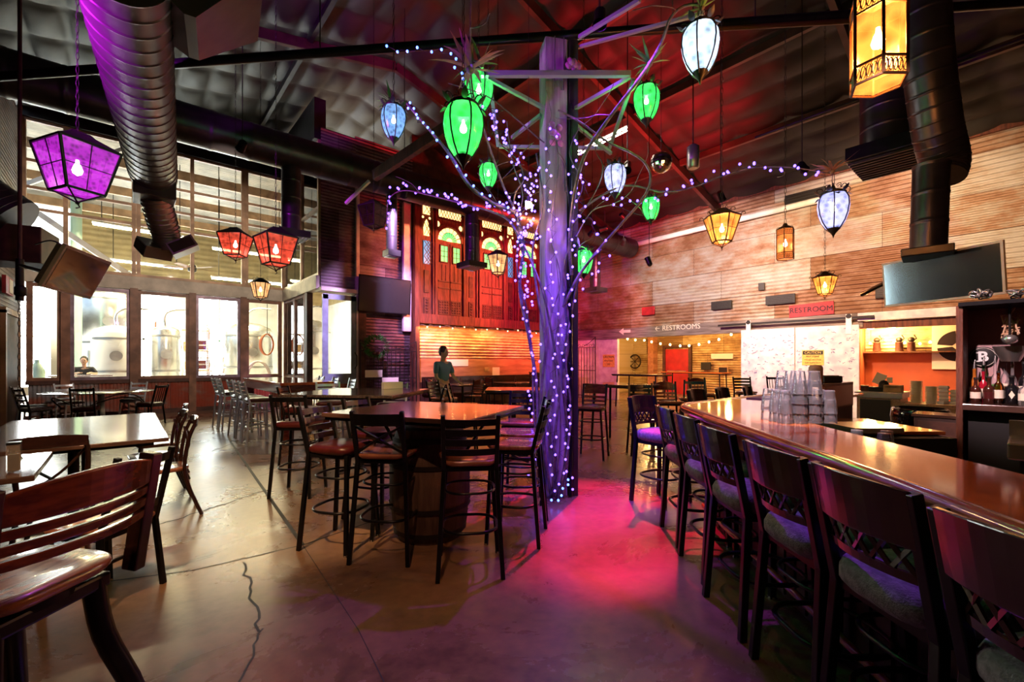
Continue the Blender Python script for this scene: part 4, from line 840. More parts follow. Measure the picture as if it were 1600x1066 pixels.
for x in NB:
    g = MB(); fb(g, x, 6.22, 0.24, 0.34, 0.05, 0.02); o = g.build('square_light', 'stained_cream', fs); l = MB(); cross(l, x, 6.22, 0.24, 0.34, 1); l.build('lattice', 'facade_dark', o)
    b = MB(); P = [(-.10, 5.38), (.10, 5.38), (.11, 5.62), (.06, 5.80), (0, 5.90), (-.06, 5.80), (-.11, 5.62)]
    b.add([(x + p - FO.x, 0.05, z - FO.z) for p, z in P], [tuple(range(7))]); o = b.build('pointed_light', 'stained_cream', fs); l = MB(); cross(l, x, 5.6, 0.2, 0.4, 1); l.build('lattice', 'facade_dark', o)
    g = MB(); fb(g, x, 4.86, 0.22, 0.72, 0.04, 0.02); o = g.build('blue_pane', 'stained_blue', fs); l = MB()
    for z in (4.62, 4.86, 5.10): cross(l, x, z, 0.20, 0.24, 1, 0.02)
    l.build('lattice', 'facade_dark', o)
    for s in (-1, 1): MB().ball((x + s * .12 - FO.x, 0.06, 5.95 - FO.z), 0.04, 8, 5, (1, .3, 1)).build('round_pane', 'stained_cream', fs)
    c = MB(); fb(c, x, 3.15, 0.18, 0.60, 0.04, 0.03)
    for j in range(6): c.ball((x - FO.x, 0.02, 2.93 + j * .09 - FO.z), 0.05, 6, 4, (1, .5, .7))
    fb(c, x, 3.95, 0.16, 0.7, 0.05, 0.03); c.build('carved_panel', 'facade_dark', fs)
# garland light rope under the screen lighting the low corrugated wall orange
lr = thing('garland', 'dry garland with small warm lights along the foot of the carved screen', 'garland', (9.7, 12.20, 2.58)); random.seed(3)
P = [Vector((-2.9 + 0.116 * k, random.uniform(-.02, .02), random.uniform(-.05, .03))) for k in range(51)]; MB().tube(P, 0.014, 5).build('rope', 'vine', lr); pr = None
for k in range(2, 50, 4):
    if pr is None: pr = MB().ball((0, 0, 0), 0.016, 7, 5).build('bulb', 'bulb_warm', lr); pr.location = P[k] + Vector((0, -.02, -.02))
    else: c = pr.copy(); C.objects.link(c); c.location = P[k] + Vector((0, -.02, -.02))
lamp('garland_light', 'AREA', (8.4, 12.05, 2.50), 70, (1, .40, .10), 3.4, (8.4, 12.5, 0.9), size_y=0.05)
lamp('garland_light', 'AREA', (11.6, 12.05, 2.50), 60, (1, .18, .06), 2.6, (11.6, 12.5, 0.9), size_y=0.05)
# papers pinned on the orange band
for (px, py, w_, h_, lab) in ((715, 567, 0.85, 0.22, 'long pale paper notice pinned on the orange boards'), (775, 582, 0.32, 0.36, 'square pale paper notice pinned on the orange boards'), (761, 577, 0.22, 0.14, 'small brown card pinned beside the square notice'), (584, 584, 0.5, 0.2, 'pale notice behind the iron gate'), (610, 596, 0.5, 0.22, 'white cardboard notice at the foot of the gate')):
    p = PYp(px, py, YF - 0.008 if px > 650 else 11.975); tag(MB().box(p, (w_, 0.012, h_)).build('notice', 'cardboard' if 'brown' in lab else 'paper'), lab, 'notice')
# televisions
mat('screen_bright', (0.62, 0.60, 0.62), 0.06, 0.95)
def tv(label, c, w_, h_, rot, m='screen', bez='black_gloss'):
    t = thing('television', label, 'television', c); M = rot.to_4x4()
    B_ = lambda n, m_, cc, s, bv=0.0: MB().box(cc, s).xf(M).build(n, m_, t, bv)
    B_('casing', 'black_matt', (0, 0.035, 0), (w_ * 0.96, 0.05, h_ * 0.92), 0.01); B_('bezel', bez, (0, 0.0, 0), (w_, 0.03, h_), 0.003); B_('screen', m, (0, -0.0165, 0), (w_ - 0.05, 0.004, h_ - 0.05))
    return t, M
def face(d, tilt, roll=0.0):   # d: world xy direction the screen looks at
    a = math.atan2(d.x, -d.y); return Matrix.Rotation(a, 3, 'Z') @ Matrix.Rotation(tilt, 3, 'X') @ Matrix.Rotation(roll, 3, 'Y')
c1, c2 = PD(1381, 448, 5.72), PD(1571, 415, 4.58); cc = (c1 + c2) / 2; du = (c2 - c1); wl = du.length; nrm = Vector((du.y, -du.x, 0)).normalized()
if nrm.dot(cc) > 0: nrm = -nrm
t, M = tv('large television with thin white bezel above the bar, tilted down', cc, wl, wl * 0.47, face(nrm, R(5)), bez='white_plastic')
MB().tube(smooth_path([Vector((0.1, 0.1, 0)), Vector((0.6, 0.5, 0.1)), Vector((1.0, 0.9, 0.0))], 4), 0.03, 8).build('wall_arm', 'black_metal', t)
c1, c2 = PYp(560, 459, 12.15), PYp(641, 464, 12.15)
t, M = tv('black television on the dark corrugated wall reflecting violet lights', (c1 + c2) / 2, (c2 - c1).length, 1.02, face(Vector((0, -1, 0)), R(4)))
M0 = Matrix.Rotation(-TH, 3, 'Z') @ Matrix.Rotation(1.838, 3, 'Z') @ Matrix.Rotation(0.427, 3, 'X') @ Matrix.Rotation(0.026, 3, 'Y'); cc = W(-3.74, 3.857, H + 0.762)
t, M = tv('tilted television on a wall arm at the left reflecting the room', cc, 0.62, 0.385, M0, m='screen_bright', bez='steel')
MB().tube([M0 @ Vector((0, 0.06, 0)), PD(68, 425, 4.1) - cc, PD(33, 415, 4.7) - cc], 0.018, 8).build('wall_arm', 'black_metal', t)
b = MB(); b.tube(smooth_path([PD(55, 382, 4.3) - cc, PD(80, 376, 4.1) - cc, PD(102, 386, 3.95) - cc], 4), 0.007, 6); b.build('cable', 'black_matt', t)
hp = thing('bracket_post', 'rusty bracket post with hanging hoist chain by the left wall', 'post', PD(30, 420, 4.9)); O = Vector(hp.location)
MB().tube([PD(31, 405, 4.9) - O, Vector((PD(31, 405, 4.9).x, PD(31, 405, 4.9).y, 7.7)) - O], 0.018, 8).build('support_pole', 'facade_dark', hp); MB().tube([PD(31, 405, 4.9) - O, PD(31, 470, 4.9) - O], 0.035, 8).build('bracket', 'iron', hp); chain(hp, PD(27, 440, 4.9).z - O.z, PD(27, 640, 4.9).z - O.z)
MB().lathe([(0.02, -.07), (0.05, -.04), (0.05, .04), (0.02, .07)], PD(32, 455, 4.9) - O, 12).build('pulley', 'iron', hp)
p = PXp(12, 447, XL + 0.08); ex = thing('exit_sign', 'small red and white sign on the left wall above the doorway', 'sign', p)
MB().box((0, 0, 0), (0.06, 0.75, 0.36)).build('board', 'sign_red', ex); MB().box((0.035, 0.1, 0), (0.01, 0.35, 0.28)).build('plate', 'paper', ex)
# timber header signs
def wallsign(name, label, p, w_, h_, m, words, ink='sign_ink', tilt=0.0, face_rot=(R(90), 0, R(-90)), size=None, thick=0.03, n=(-1, 0, 0)):
    t = thing(name, label, 'sign', p); MB().box((0, 0, 0), (thick, w_, h_)).xf(Matrix.Rotation(tilt, 4, 'X')).build('board', m, t, bevel=0.004)
    for i, (wd, sz, dz) in enumerate(words): text('lettering', wd, 'sign_yellow' if wd == 'CAUTION' and h_ < .42 else ink, t, sz, (-thick / 2 - 0.004, 0, dz), face_rot, off=0.0)
    return t
wallsign('wooden_sign', 'red painted RESTROOM board above the white sliding door', PXp(1267, 484, 13.95), 1.04, 0.34, 'sign_red', [('RESTROOM', 0.195, 0)], tilt=R(-2))
t = thing('chalked_sign', 'faded chalk arrow and RESTROOMS lettering on the timber header', 'sign', PXp(1057, 512, 13.945)); text('lettering', '\u2190 RESTROOMS', 'paper', t, 0.24, (0, 0, 0), (R(90), 0, R(-90)))
t = thing('arrow_sign', 'pale arrow pointing left glowing red on the header beside the post', 'sign', PXp(976, 518, 13.94)); b = MB(); b.prism([(-.25, 0), (-.05, .13), (-.05, .05), (.25, .05), (.25, -.05), (-.05, -.05), (-.05, -.13)], -0.005, 0.005, Matrix.Rotation(R(-90), 4, 'Z') @ Matrix.Rotation(R(90), 4, 'X')); b.build('arrow', 'paper', t)
t = wallsign('caution_sign', 'yellow CAUTION sign on the white sliding door', PXp(1270, 559, 13.768), 0.50, 0.40, 'sign_yellow', [('CAUTION', 0.085, .13), ('KEEP CLEAR', 0.055, .03), ('THE DOOR SWINGS', 0.042, -.06), ('AUTOMATICALLY', 0.045, -.14)], thick=0.01)
MB().box((-0.0065, 0, .13), (0.002, 0.46, 0.10)).build('caution_bar', 'black_matt', t); 
wallsign('caution_sign', 'smaller orange caution sign on the white wall beside the ornate gate', PXp(951, 564, 13.99), 0.55, 0.48, 'sign_yellow', [('CAUTION', 0.11, .15), ('WATCH YOUR', 0.06, 0.0), ('STEP', 0.07, -.13)], thick=0.012)
# white sliding door on its track
sd = thing('sliding_door', 'white scribbled sliding barn door hung on a track below the RESTROOM board', 'door', (13.80, 4.22, 0.03))
B('panel', 'white_old', sd, (0, 0.71, 1.17), (0.05, 1.40, 2.34), bevel=0.006); B('panel', 'white_old', sd, (0, -0.71, 1.17), (0.05, 1.40, 2.34), bevel=0.006)
B('track', 'iron', sd, (0.0, 0.2, 2.52), (0.03, 3.8, 0.06))
for y in (1.2, -1.2):
    B('hanger_strap', 'white_paint', sd, (-0.03, y, 2.36), (0.02, 0.12, 0.5)); MB().lathe([(0.06, -.015), (0.06, .015)], n=14).xf(Matrix.Translation((-0.03, y, 2.56)) @ Matrix.Rotation(R(90), 4, 'Y')).build('wheel', 'iron', sd)
random.seed(9); b = MB()
for k in range(150):
    y = random.uniform(-1.35, 1.35); z = random.uniform(0.9, 2.25); q = [Vector((-0.027, y + random.uniform(-.05, .05), z + random.uniform(-.03, .03))) for _ in range(4)]; b.tube(smooth_path(q, 3), 0.0045, 3)
o = b.build('scribbles', 'sign_ink', sd)
mat('scribble_violet', (0.20, 0.14, 0.36), 0.7); o.data.materials.clear(); o.data.materials.append(MATS['scribble_violet'])
# ornate iron gates
def gate(label, c, w_, h_, dirx, arch=0.3):
    t = thing('iron_gate', label, 'gate', c, math.atan2(dirx[1], dirx[0])); b = MB(); n = int(w_ / 0.13)
    for i in range(n + 1):
        x = -w_ / 2 + w_ * i / n; hh = h_ + (0 if i not in (0, n) else arch); b.tube([(x, 0, 0), (x, 0, hh)], 0.011 if i not in (0, n) else 0.02, 5)
    b.build('bars', 'iron', t); b = MB()
    for z in (0.12, h_ * 0.55, h_): b.bar((-w_ / 2, 0, z), (w_ / 2, 0, z), 0.025)
    b.build('rails', 'iron', t); b = MB(); b.tube([(-w_ / 2 + w_ * k / 12, 0, h_ + arch - arch * 0.9 * math.sin(math.pi * k / 12)) for k in range(13)], 0.012, 5)
    for k in range(4):
        x = -w_ * .38 + k * w_ * .25; scroll(b, (x, 0, h_ + .06), 0, 0.09, 0.008); scroll(b, (x, 0, h_ + .06), math.pi, 0.09, 0.008); scroll(b, (x, 0, h_ * .62), 0, 0.07, 0.006)
    b.build('scrollwork', 'iron', t); return t
g1 = gate('tall iron gate with scrolls standing in front of the dark corrugated wall', (5.70, 12.0, 0), 1.7, 1.75, (1, 0)); 
gate('ornate iron gate against the white wall panel right of the post', (13.7, 11.7, 0), 1.4, 2.0, (0, -1), 0.4)
tag(MB().lathe([(0.13, -.16), (0.17, -.12), (0.18, .12), (0.15, .16)], PXp(894, 594, 13.50), 14).build('orange_lantern', 'hose_orange'), 'small orange lit pot on the ornate gate right of the post', 'lantern')
wr = thing('wreath', 'green Christmas wreath with red bow on the iron gate', 'wreath', PYp(588, 541, 11.85)); random.seed(4); b = MB()
for k in range(420):
    a = random.uniform(0, 6.283); r = 0.28 + random.gauss(0, .045); p = Vector((r * math.cos(a), random.gauss(0, .03), r * math.sin(a) * 0.82)); d = Vector((math.cos(a + random.uniform(-1, 1)), random.uniform(-.6, .2), math.sin(a + random.uniform(-1, 1)))); leaf_mb(b, p, d, 0.11, 0.03, 0)
b.build('needles', 'green_wreath', wr); b = MB()
for s in (-1, 1): b.ball((-.05 + s * .055, -.10, -.20), 0.06, 8, 5, (1, .5, .7)); b.bar((-.05, -.1, -.2), (-.05 + s * .06, -.1, -.33), 0.035, 0.01)
b.build('bow', 'vinyl_red', wr)

# ------------------------------------------------------------------ the bar
def bar_shape(pts, z0, z1, name, m, parent, bevel=0.0):
    o = MB().prism([(W(r, d).x, W(r, d).y) for r, d in pts], z0, z1).build(name, m, parent, bevel, 3); return o
bar = thing('bar_counter', 'long glossy amber wooden bar counter running from the right edge into the room', 'bar counter', (0, 0, 0))
outer = [(0.98, 0.10), (1.17, 0.75), (1.26, 1.3), (1.33, 1.85), (1.39, 2.5), (1.46, 3.3), (1.53, 3.95), (1.57, 4.10), (1.68, 4.26), (2.75, 5.12), (4.05, 6.15)]
inner = [(4.40, 5.60), (3.15, 4.62), (2.15, 3.86), (1.99, 3.2), (1.90, 2.6), (1.84, 1.85), (1.78, 1.3), (1.65, .75), (1.45, .05)]
bar_shape(outer + inner, 1.02, 1.052, 'counter_top', 'bar_wood', bar, 0.008)
b = MB(); b.tube([W(r, d, 1.028) for r, d in outer], 0.036, 10); b.build('bullnose_rail', 'bar_edge', bar)
sh = [(r + 0.14 * (1 if d < 4.15 else 0.75), d - (0.0 if d < 4.15 else 0.13)) for r, d in outer]
bb = MB()
for i in range(len(sh) - 1):
    a, c = W(*sh[i]), W(*sh[i + 1]); bb.bar(Vector((a.x, a.y, 0.93)), Vector((c.x, c.y, 0.93)), 0.18, 0.10)
bb.build('apron', 'bar_edge', bar); fr_ = [(r + 0.30 * (1 if d < 4.15 else 0.7), d - (0 if d < 4.15 else 0.28)) for r, d in outer]
wb_ = MB()
for i in range(len(fr_) - 1):
    a, c = W(*fr_[i]), W(*fr_[i + 1]); u = (c - a); L = u.length; n = max(1, int(L / 0.11)); ang = math.atan2(u.y, u.x)
    wb_.box((a + c) / 2 + Vector((0, 0, 0.50)), (L + .02, 0.06, 1.0), ang)
    nn = Vector((-u.y, u.x, 0)).normalized(); 
    if nn.dot(W(-1, 0)) < 0: nn = -nn
    for k in range(n): wb_.box(a.lerp(c, (k + .5) / n) + nn * 0.035 + Vector((0, 0, 0.47)), (0.085, 0.02, 0.9), ang)
wb_.build('front_panelling', 'bar_front', bar)
b = MB(); b.tube([W(r - 0.14 + .30, d, 0.18) for r, d in outer[:7]], 0.022, 8); b.build('foot_rail', 'bar_edge', bar)
# under-bar cabinets and the far leg's upstand
ub = thing('ice_bin', 'dark stainless ice bin and drink station behind the bar', 'bar station', W(3.15, 4.0, 0), -TH)
B('body', 'black_matt', ub, (0, 0, 0.42), (0.75, 0.9, 0.84)); B('wood_lid', 'bar_edge', ub, (0.05, 0.1, 0.86), (0.72, 0.85, 0.03), bevel=0.005); B('well', 'steel', ub, (-0.18, -0.18, 0.89), (0.40, 0.40, 0.04)); 
up = thing('raised_shelf', 'raised wooden shelf behind the glasses at the far end of the bar', 'shelf', W(3.42, 4.72, 0), -TH + R(38))
B('panel', 'bar_edge', up, (0, 0, 1.09), (0.95, 0.04, 0.26), bevel=0.005); B('shelf_top', 'table_dark', up, (0, 0.14, 1.21), (0.95, 0.32, 0.03)); B('cabinet', 'bar_front', up, (0, 0.1, 0.5), (0.9, 0.24, 0.96))
cr_ = thing('card_terminal', 'small black payment terminal on the raised shelf', 'terminal', W(3.44, 4.86, 1.225), -TH); B('body', 'black_matt', cr_, (0, 0, 0.035), (0.20, 0.14, 0.07), bevel=0.01); B('screen', 'screen', cr_, (0, -0.01, 0.073), (0.14, 0.08, 0.006))
t = thing('speaker', 'pinkish round canister lying beside the stacked glasses', 'canister', W(3.20, 4.72, 1.225)); MB().lathe([(0.055, 0), (0.065, 0.01), (0.065, 0.16), (0.05, 0.185), (0.0, 0.19)], n=18, caps=False).build('body', 'pillar_pink', t)
tag(MB().box(W(2.72, 4.86, 1.058), (0.42, 0.16, 0.012), -TH + R(38)).build('bar_mat', 'purple_mat'), 'purple rubber bar mat at the far end of the counter', 'bar mat')
# stacked pint glasses on the bar
gl = None; random.seed(2); gc = W(1.90, 2.98, 1.052)
glabs = ['front', 'back']; cnt = 0
spots = []
for i in range(4):
    for j in range(3): spots.append((i, j))
for (i, j) in spots:
    st = 4 if 0 < i < 3 else 2
    for k in range(st):
        p = gc + W((i - 1.5) * 0.095, (j - 1) * 0.095) + Vector((0, 0, k * 0.062)); lab = 'upturned pint glass on the bar, %s in the %s row, %s stack from left' % (['bottom', 'second up', 'third up', 'topmost'][k], ['front', 'middle', 'back'][j], ['first', 'second', 'third', 'fourth'][i])
        if gl is None:
            gl = thing('pint_glass', lab, 'glass', p, 0, 'pint glasses stacked on the bar'); MB().lathe([(0.044, 0.0), (0.0435, 0.03), (0.030, 0.142), (0.030, 0.15), (0.0005, 0.15)], n=14, caps=False).build('glass_body', 'clear_glass', gl); MB().lathe([(0.044, 0.0), (0.0452, 0.004), (0.044, 0.008)], n=14, caps=False).build('rim', 'clear_glass', gl)
        else: dup(gl, p, label=lab)
for k, (r, d, lab) in enumerate(((2.20, 2.65, 'empty tumbler standing alone by the ice bin'), (2.30, 2.75, 'second tumbler just behind the lone one by the ice bin'), (2.14, 2.78, 'tumbler with violet tint nearest the stacked glasses'))):
    o = dup(gl, W(r, d, 0.875), label=lab, group='tumblers by the ice bin')
mat('coaster', (0.5, 0.5, 0.5), 0.5)
# back bar with bottles
BB = Vector((5.0, .36, 0)); bbt = thing('back_bar', 'dark back bar cabinet with a pink panel behind the bottles at the right edge', 'cabinet', BB, R(-90))
B('pink_panel', 'pillar_pink', bbt, (0.75, 0.50, 1.22), (1.5, 0.06, 1.34)); B('bottle_shelf', 'table_dark', bbt, (0.75, 0.22, 1.095), (1.5, 0.52, 0.05), bevel=0.005); B('cabinet', 'black_matt', bbt, (0.75, 0.28, 0.53), (1.45, 0.42, 1.06)); B('side_post', 'facade_wood', bbt, (-0.02, 0.26, 0.95), (0.04, 0.50, 1.88), bevel=0.005)
B('top_shelf', 'black_metal', bbt, (0.75, 0.24, 1.90), (1.55, 0.52, 0.03))
ss = thing('sink', 'stainless speed rail and sink at the right edge behind the bar', 'sink', (4.15, -.05, 0), R(-90)); B('basin', 'steel', ss, (0.3, 0, 0.92), (0.9, 0.42, 0.10), bevel=0.01); B('body', 'black_matt', ss, (0.3, 0.05, 0.43), (0.8, 0.32, 0.86)); B('splashback', 'steel', ss, (0.3, 0.2, 1.0), (0.9, 0.02, 0.14))
def bottle(label, r, d, h, rad, m, capm='black_matt', lab=None, squat=False, liquid=None, pourer=True):
    t = thing('bottle', label, 'bottle', (5.10 + (d - 3.4) * .68, .315 - (r - 3.92) * .50, 1.12), 0, 'liquor bottles on the back bar'); s = h; rad *= .78
    MB().lathe([(rad * .9, 0), (rad, .01 * s), (rad, .55 * s), (rad * .8, .64 * s), (rad * .36, .72 * s), (rad * .32, .93 * s), (rad * .38, .95 * s), (rad * .38, s)], n=14).build('glass_body', m, t)
    if lab: MB().lathe([(rad * 1.02, .18 * s), (rad * 1.02, .45 * s)], n=14, caps=False).build('paper_label', lab, t)
    if pourer: MB().tube([(0, 0, s), (0, 0, s + .03), (0.006, -0.004, s + .075)], [.010, .007, .004], 6).build('pourer', 'steel', t)
    else: MB().lathe([(rad * .40, s), (rad * .40, s * 1.06)], n=10).build('cap', capm, t)
mat('whisky', (0.42, 0.13, 0.02), 0.1, coat=1); mat('dark_liquor', (0.05, 0.014, 0.01), 0.08, coat=1); mat('ruby', (0.35, 0.01, 0.03), 0.1, coat=1)
bottle('whisky bottle with pink label at the left end of the back bar', 3.92, 3.70, .27, .040, 'whisky', lab='paper')
bottle('green glass bottle behind the ruby bottle', 4.02, 3.80, .30, .036, 'green_glass', lab='paper')
bottle('squat dark bottle at the front left of the shelf', 3.95, 3.52, .19, .042, 'dark_liquor', lab='paper', pourer=False)
bottle('ruby red bottle with white label', 4.03, 3.60, .25, .036, 'ruby', lab='paper', pourer=False)
bottle('dark brown flat bottle with star label', 4.10, 3.50, .20, .045, 'dark_liquor', lab='vinyl_red', pourer=False)
bottle('tall clear bottle with green neck and pourer', 4.15, 3.78, .32, .036, 'clear_glass', lab='green_wreath')
bottle('bottle of pale spirit with cream label', 4.20, 3.50, .24, .038, 'amber_glass', lab='paper', pourer=False)
bottle('tall clear vodka bottle near the oval sign', 4.26, 3.80, .34, .036, 'clear_glass', lab='paper')
bottle('clear bottle with pourer between the tall ones', 4.34, 3.70, .31, .034, 'clear_glass')
bottle('round shouldered black bottle with white diamond label', 4.34, 3.48, .21, .055, 'black_gloss', lab=None, pourer=False)
bottle('black wine bottle with cream label', 4.46, 3.62, .31, .038, 'black_gloss', lab='paper', pourer=False)
bottle('pink tinted bottle behind the black wine bottle', 4.50, 3.80, .31, .036, 'ruby', lab='paper')
bottle('clear square bottle at the right edge of the picture', 4.48, 3.40, .20, .050, 'clear_glass', lab='paper', pourer=False)
bottle('clear bottle with blue cap at the far right', 4.60, 3.55, .24, .042, 'clear_glass', lab='paper')
p = W(4.34, 3.425, 1.21); t2 = [o for o in C.objects if o.get('label', '').startswith('round shouldered')][0]; MB().prism([(-.016, 0), (0, .032), (.016, 0), (0, -.032)], 0, .002, Matrix.Rotation(R(-90), 4, 'Z') @ Matrix.Translation((0, -.045, .075)) @ Matrix.Rotation(R(90), 4, 'X')).build('diamond_label', 'paper', t2)
# oval B sign on the pink panel
os_ = thing('round_sign', 'black round sign with a white letter B on the pink panel', 'sign', PXp(1536, 558, 5.462), R(-90))
MB().lathe([(0.0005, 0), (0.080, 0), (0.083, 0.006), (0.080, 0.012), (0.0005, 0.012)], n=40, caps=False).xf(Matrix.Rotation(R(90), 4, 'X') @ Matrix.Diagonal((1.0, 1.04, 1, 1))).build('oval', 'black_matt', os_)
MB().tube([(0.073 * math.cos(a), -0.014, 0.076 * math.sin(a)) for a in [2 * math.pi * k / 40 for k in range(40)]], 0.002, 4, closed=True).build('ring', 'paper', os_)
tb = text('lettering', 'B', 'white_plastic', os_, 0.115, (0, -0.014, 0), (R(90), 0, 0), off=0.003); b = MB()
for z in (0.0355, -0.0355): b.box((-0.030, -0.015, z), (0.022, 0.003, 0.010))
b.build('serif', 'white_plastic', os_)
# pot rack clutter on top
for k, (r, d, lab) in enumerate(((3.72, 3.55, 'coil of wire on the shelf above the round sign'), (3.92, 3.45, 'second coil of tangled wire further right on the top shelf'))):
    t = thing('wire_coil', lab, 'wire coil', W(r, d, 1.935)); random.seed(k); b = MB()
    for q in range(9):
        a = random.uniform(0, 3); c = Vector((random.uniform(-.09, .09), random.uniform(-.05, .05), 0.035 + random.uniform(-.01, .03))); M = Matrix.Rotation(a, 3, 'Z') @ Matrix.Rotation(random.uniform(0, 1.5), 3, 'X'); b.tube([c + M @ Vector((.035 * math.cos(w_), .03 * math.sin(w_), 0)) for w_ in [2 * math.pi * i / 10 for i in range(10)]], 0.006, 5, closed=True)
    b.build('loops', 'steel', t)
t = thing('utensil_rack', 'hanging ladle and tangle of brass utensils at the right edge', 'utensils', W(3.80, 3.42, 1.87)); MB().tube([(0, 0, .05), (0.0, 0, -.15), (.02, 0, -.22)], 0.008, 6).build('hook', 'iron', t); MB().ball((0.0, 0, -.25), .045, 12, 8, (1, 1, .8)).build('ladle', 'steel', t)
random.seed(8); b = MB()
for k in range(26): b.tube([Vector((.12 + random.uniform(-.05, .09), random.uniform(-.05, .05), -.12 + random.uniform(-.12, .12))) for _ in range(2)], .006, 5)
b.build('brass_tangle', 'frame_wood', t); MB().lathe([(.05, -.42), (.09, -.34), (.10, -.30)], (.16, 0, 0), 16).build('bowl', 'steel_brushed', t)
# kitchen pass: counters, plates, boxes
KO = Vector((10.0, 2.05, 0)); kc = thing('prep_counter', 'diamond plate prep counter with oven recess below the rust red wall', 'counter', KO, R(-90))
mat('diamond_plate', (0.52, 0.42, 0.28), 0.35, 0.7, var=0.2, scale=70, bump=1.0, bscale=110)
B('cabinet', 'diamond_plate', kc, (0.70, 0.36, 0.34), (1.42, 0.7, 0.68)); B('worktop', 'diamond_plate', kc, (0.70, 0.36, 0.71), (1.44, 0.74, 0.05), bevel=0.004)
B('raised_end', 'diamond_plate', kc, (0.28, 0.34, 0.42), (0.60, 0.72, 0.84)); B('raised_top', 'steel_brushed', kc, (0.28, 0.34, 0.86), (0.66, 0.78, 0.10), bevel=0.004); B('oven_recess', 'black_matt', kc, (0.24, -0.03, 0.45), (0.42, 0.02, 0.66))
kv = Matrix.Translation(KO) @ Matrix.Rotation(R(-90), 4, 'Z')
def kp(x, y, z): return kv @ Vector((x, y, z))
pl = None
for sx, n, lab0 in ((0.76, 22, 'taller stack on the kitchen counter'), (0.95, 17, 'shorter stack beside the foam boxes')):
    for k in range(n):
        p = kp(sx, 0.16, 0.745 + k * 0.017); lab = 'cream plate %d up in the %s' % (k + 1, lab0)
        if pl is None: pl = thing('plate', lab, 'plate', p, 0, 'stacked plates on the prep counter'); MB().lathe([(0.0005, 0), (0.055, 0), (0.060, 0.003), (0.088, 0.015), (0.086, 0.018), (0.055, 0.008), (0.0005, 0.006)], n=20, caps=False).build('dish', 'ceramic', pl)
        else: dup(pl, p, label=lab, group='stacked plates on the prep counter')
bx = None; random.seed(6)
for c_ in range(2):
    for k in range(5 if c_ == 0 else 4):
        p = kp(1.10 + c_ * 0.13, 0.14 + c_ * .03, 0.745 + k * 0.062); lab = 'white foam takeout box, %s of the %s stack beside the plates' % (['bottom', 'second', 'third', 'fourth', 'top'][k], 'left' if c_ == 0 else 'right')
        if bx is None:
            bx = thing('takeout_box', lab, 'box', p, -TH, 'foam takeout boxes by the plates'); MB().lathe([(0.075, 0), (0.09, 0.03)], n=4, ph=math.pi / 4, smooth=False).build('tray', 'white_plastic', bx, bevel=.004); MB().lathe([(0.09, 0.031), (0.072, 0.058)], n=4, ph=math.pi / 4, smooth=False).build('lid', 'white_plastic', bx, bevel=.004)
        else: dup(bx, p, rz=random.uniform(-.15, .15), label=lab, group='foam takeout boxes by the plates')
for k, (x, s, m, lab) in enumerate(((.44, (.24, .26, .12), 'cardboard', 'open cardboard carton on the raised end of the prep counter'), (.20, (.20, .25, .08), 'black_matt', 'dark tray of clutter on the raised counter beside the carton'), (.03, (.12, .2, .10), 'facade_wood', 'small brown box at the left end of the raised counter'))):
    t = thing('carton', lab, 'box', kp(x, .30, .912), R(-90) + k * .1); B('carton_body', m, t, (0, 0, s[2] / 2), s, bevel=.004); B('flap', m, t, (0, -s[1] / 2 - .03, s[2] - .01), (s[0] * .9, .07, .005))
t = thing('paper_stack', 'tilted pale menu cards in the clutter of the kitchen counter', 'papers', kp(.22, .45, .912), R(-90))
MB().box((0, 0, .22), (.16, .01, .20), rot=Matrix.Rotation(.4, 3, 'Y')).build('card', 'paper', t); MB().box((.14, .02, .20), (.08, .01, .10)).build('card', 'paper', t); MB().ball((0.06, 0, .10), .10, 10, 6, (.8, .8, 1)).build('bundle', 'black_matt', t)
tb = thing('trash_bin', 'black bagged trash bin under the kitchen counter', 'bin', W(5.55, 6.1, 0), R(-90)); MB().lathe([(0.24, 0), (0.29, 0.78)], n=4, ph=math.pi / 4, smooth=False).build('bin_body', 'black_matt', tb, bevel=.03); b = MB(); random.seed(1)
b.lathe([(0.30, 0.60), (0.315, 0.70), (0.30, 0.80), (0.285, 0.82), (0.27, 0.74)], n=20); b.build('bin_liner', 'black_gloss', tb)
t = thing('cabinet', 'low dark brown cupboard between the trash bin and the back bar', 'cabinet', W(5.05, 5.25, 0), R(-90)); B('carcass', 'bar_front', t, (0.0, 0, 0.40), (0.46, 0.40, 0.80), bevel=.005); B('worktop', 'table_dark', t, (0, 0, 0.82), (0.5, 0.44, 0.03)); B('door', 'facade_dark', t, (0, -0.205, 0.42), (0.40, 0.015, 0.68), bevel=.003)
# pictures and lights in the kitchen and the back room
t = thing('wall_plaque', 'white square plaque with a black segmented disc on the kitchen wall', 'plaque', PXp(1497, 541, 15.58))
MB().box((0, 0, 0), (.04, .95, 1.15)).build('board', 'paper', t); 
for k in range(4):
    a0 = k * math.pi / 2 + .12; a1 = (k + 1) * math.pi / 2 - .12; n = 8; P = [(.38 * math.cos(a0 + (a1 - a0) * i / n), .38 * math.sin(a0 + (a1 - a0) * i / n)) for i in range(n + 1)] + [(.10 * math.cos(a1), .10 * math.sin(a1)), (.10 * math.cos(a0), .10 * math.sin(a0))]
    MB().add([(-.024, -x, z) for x, z in P], [tuple(range(len(P)))]).build('disc_segment', 'sign_ink', t)
def warm_string(label, pts, n, rb=0.022, m='bulb_warm', e=0): return fairy(label, pts, n, m, 0.02, rb)
warm_string('string of warm bulbs across the kitchen pass', [PXp(1352, 538, 15.60), PXp(1390, 533, 15.60), PXp(1430, 538, 15.60), PXp(1478, 530, 15.60)], 9, .03)
warm_string('string of warm bulbs under the header of the back room opening', [PXp(975, 529, 14.13), PXp(1010, 533, 14.13), PXp(1060, 540, 14.13), PXp(1110, 535, 14.13), PXp(1150, 520, 14.13)], 12, .035)
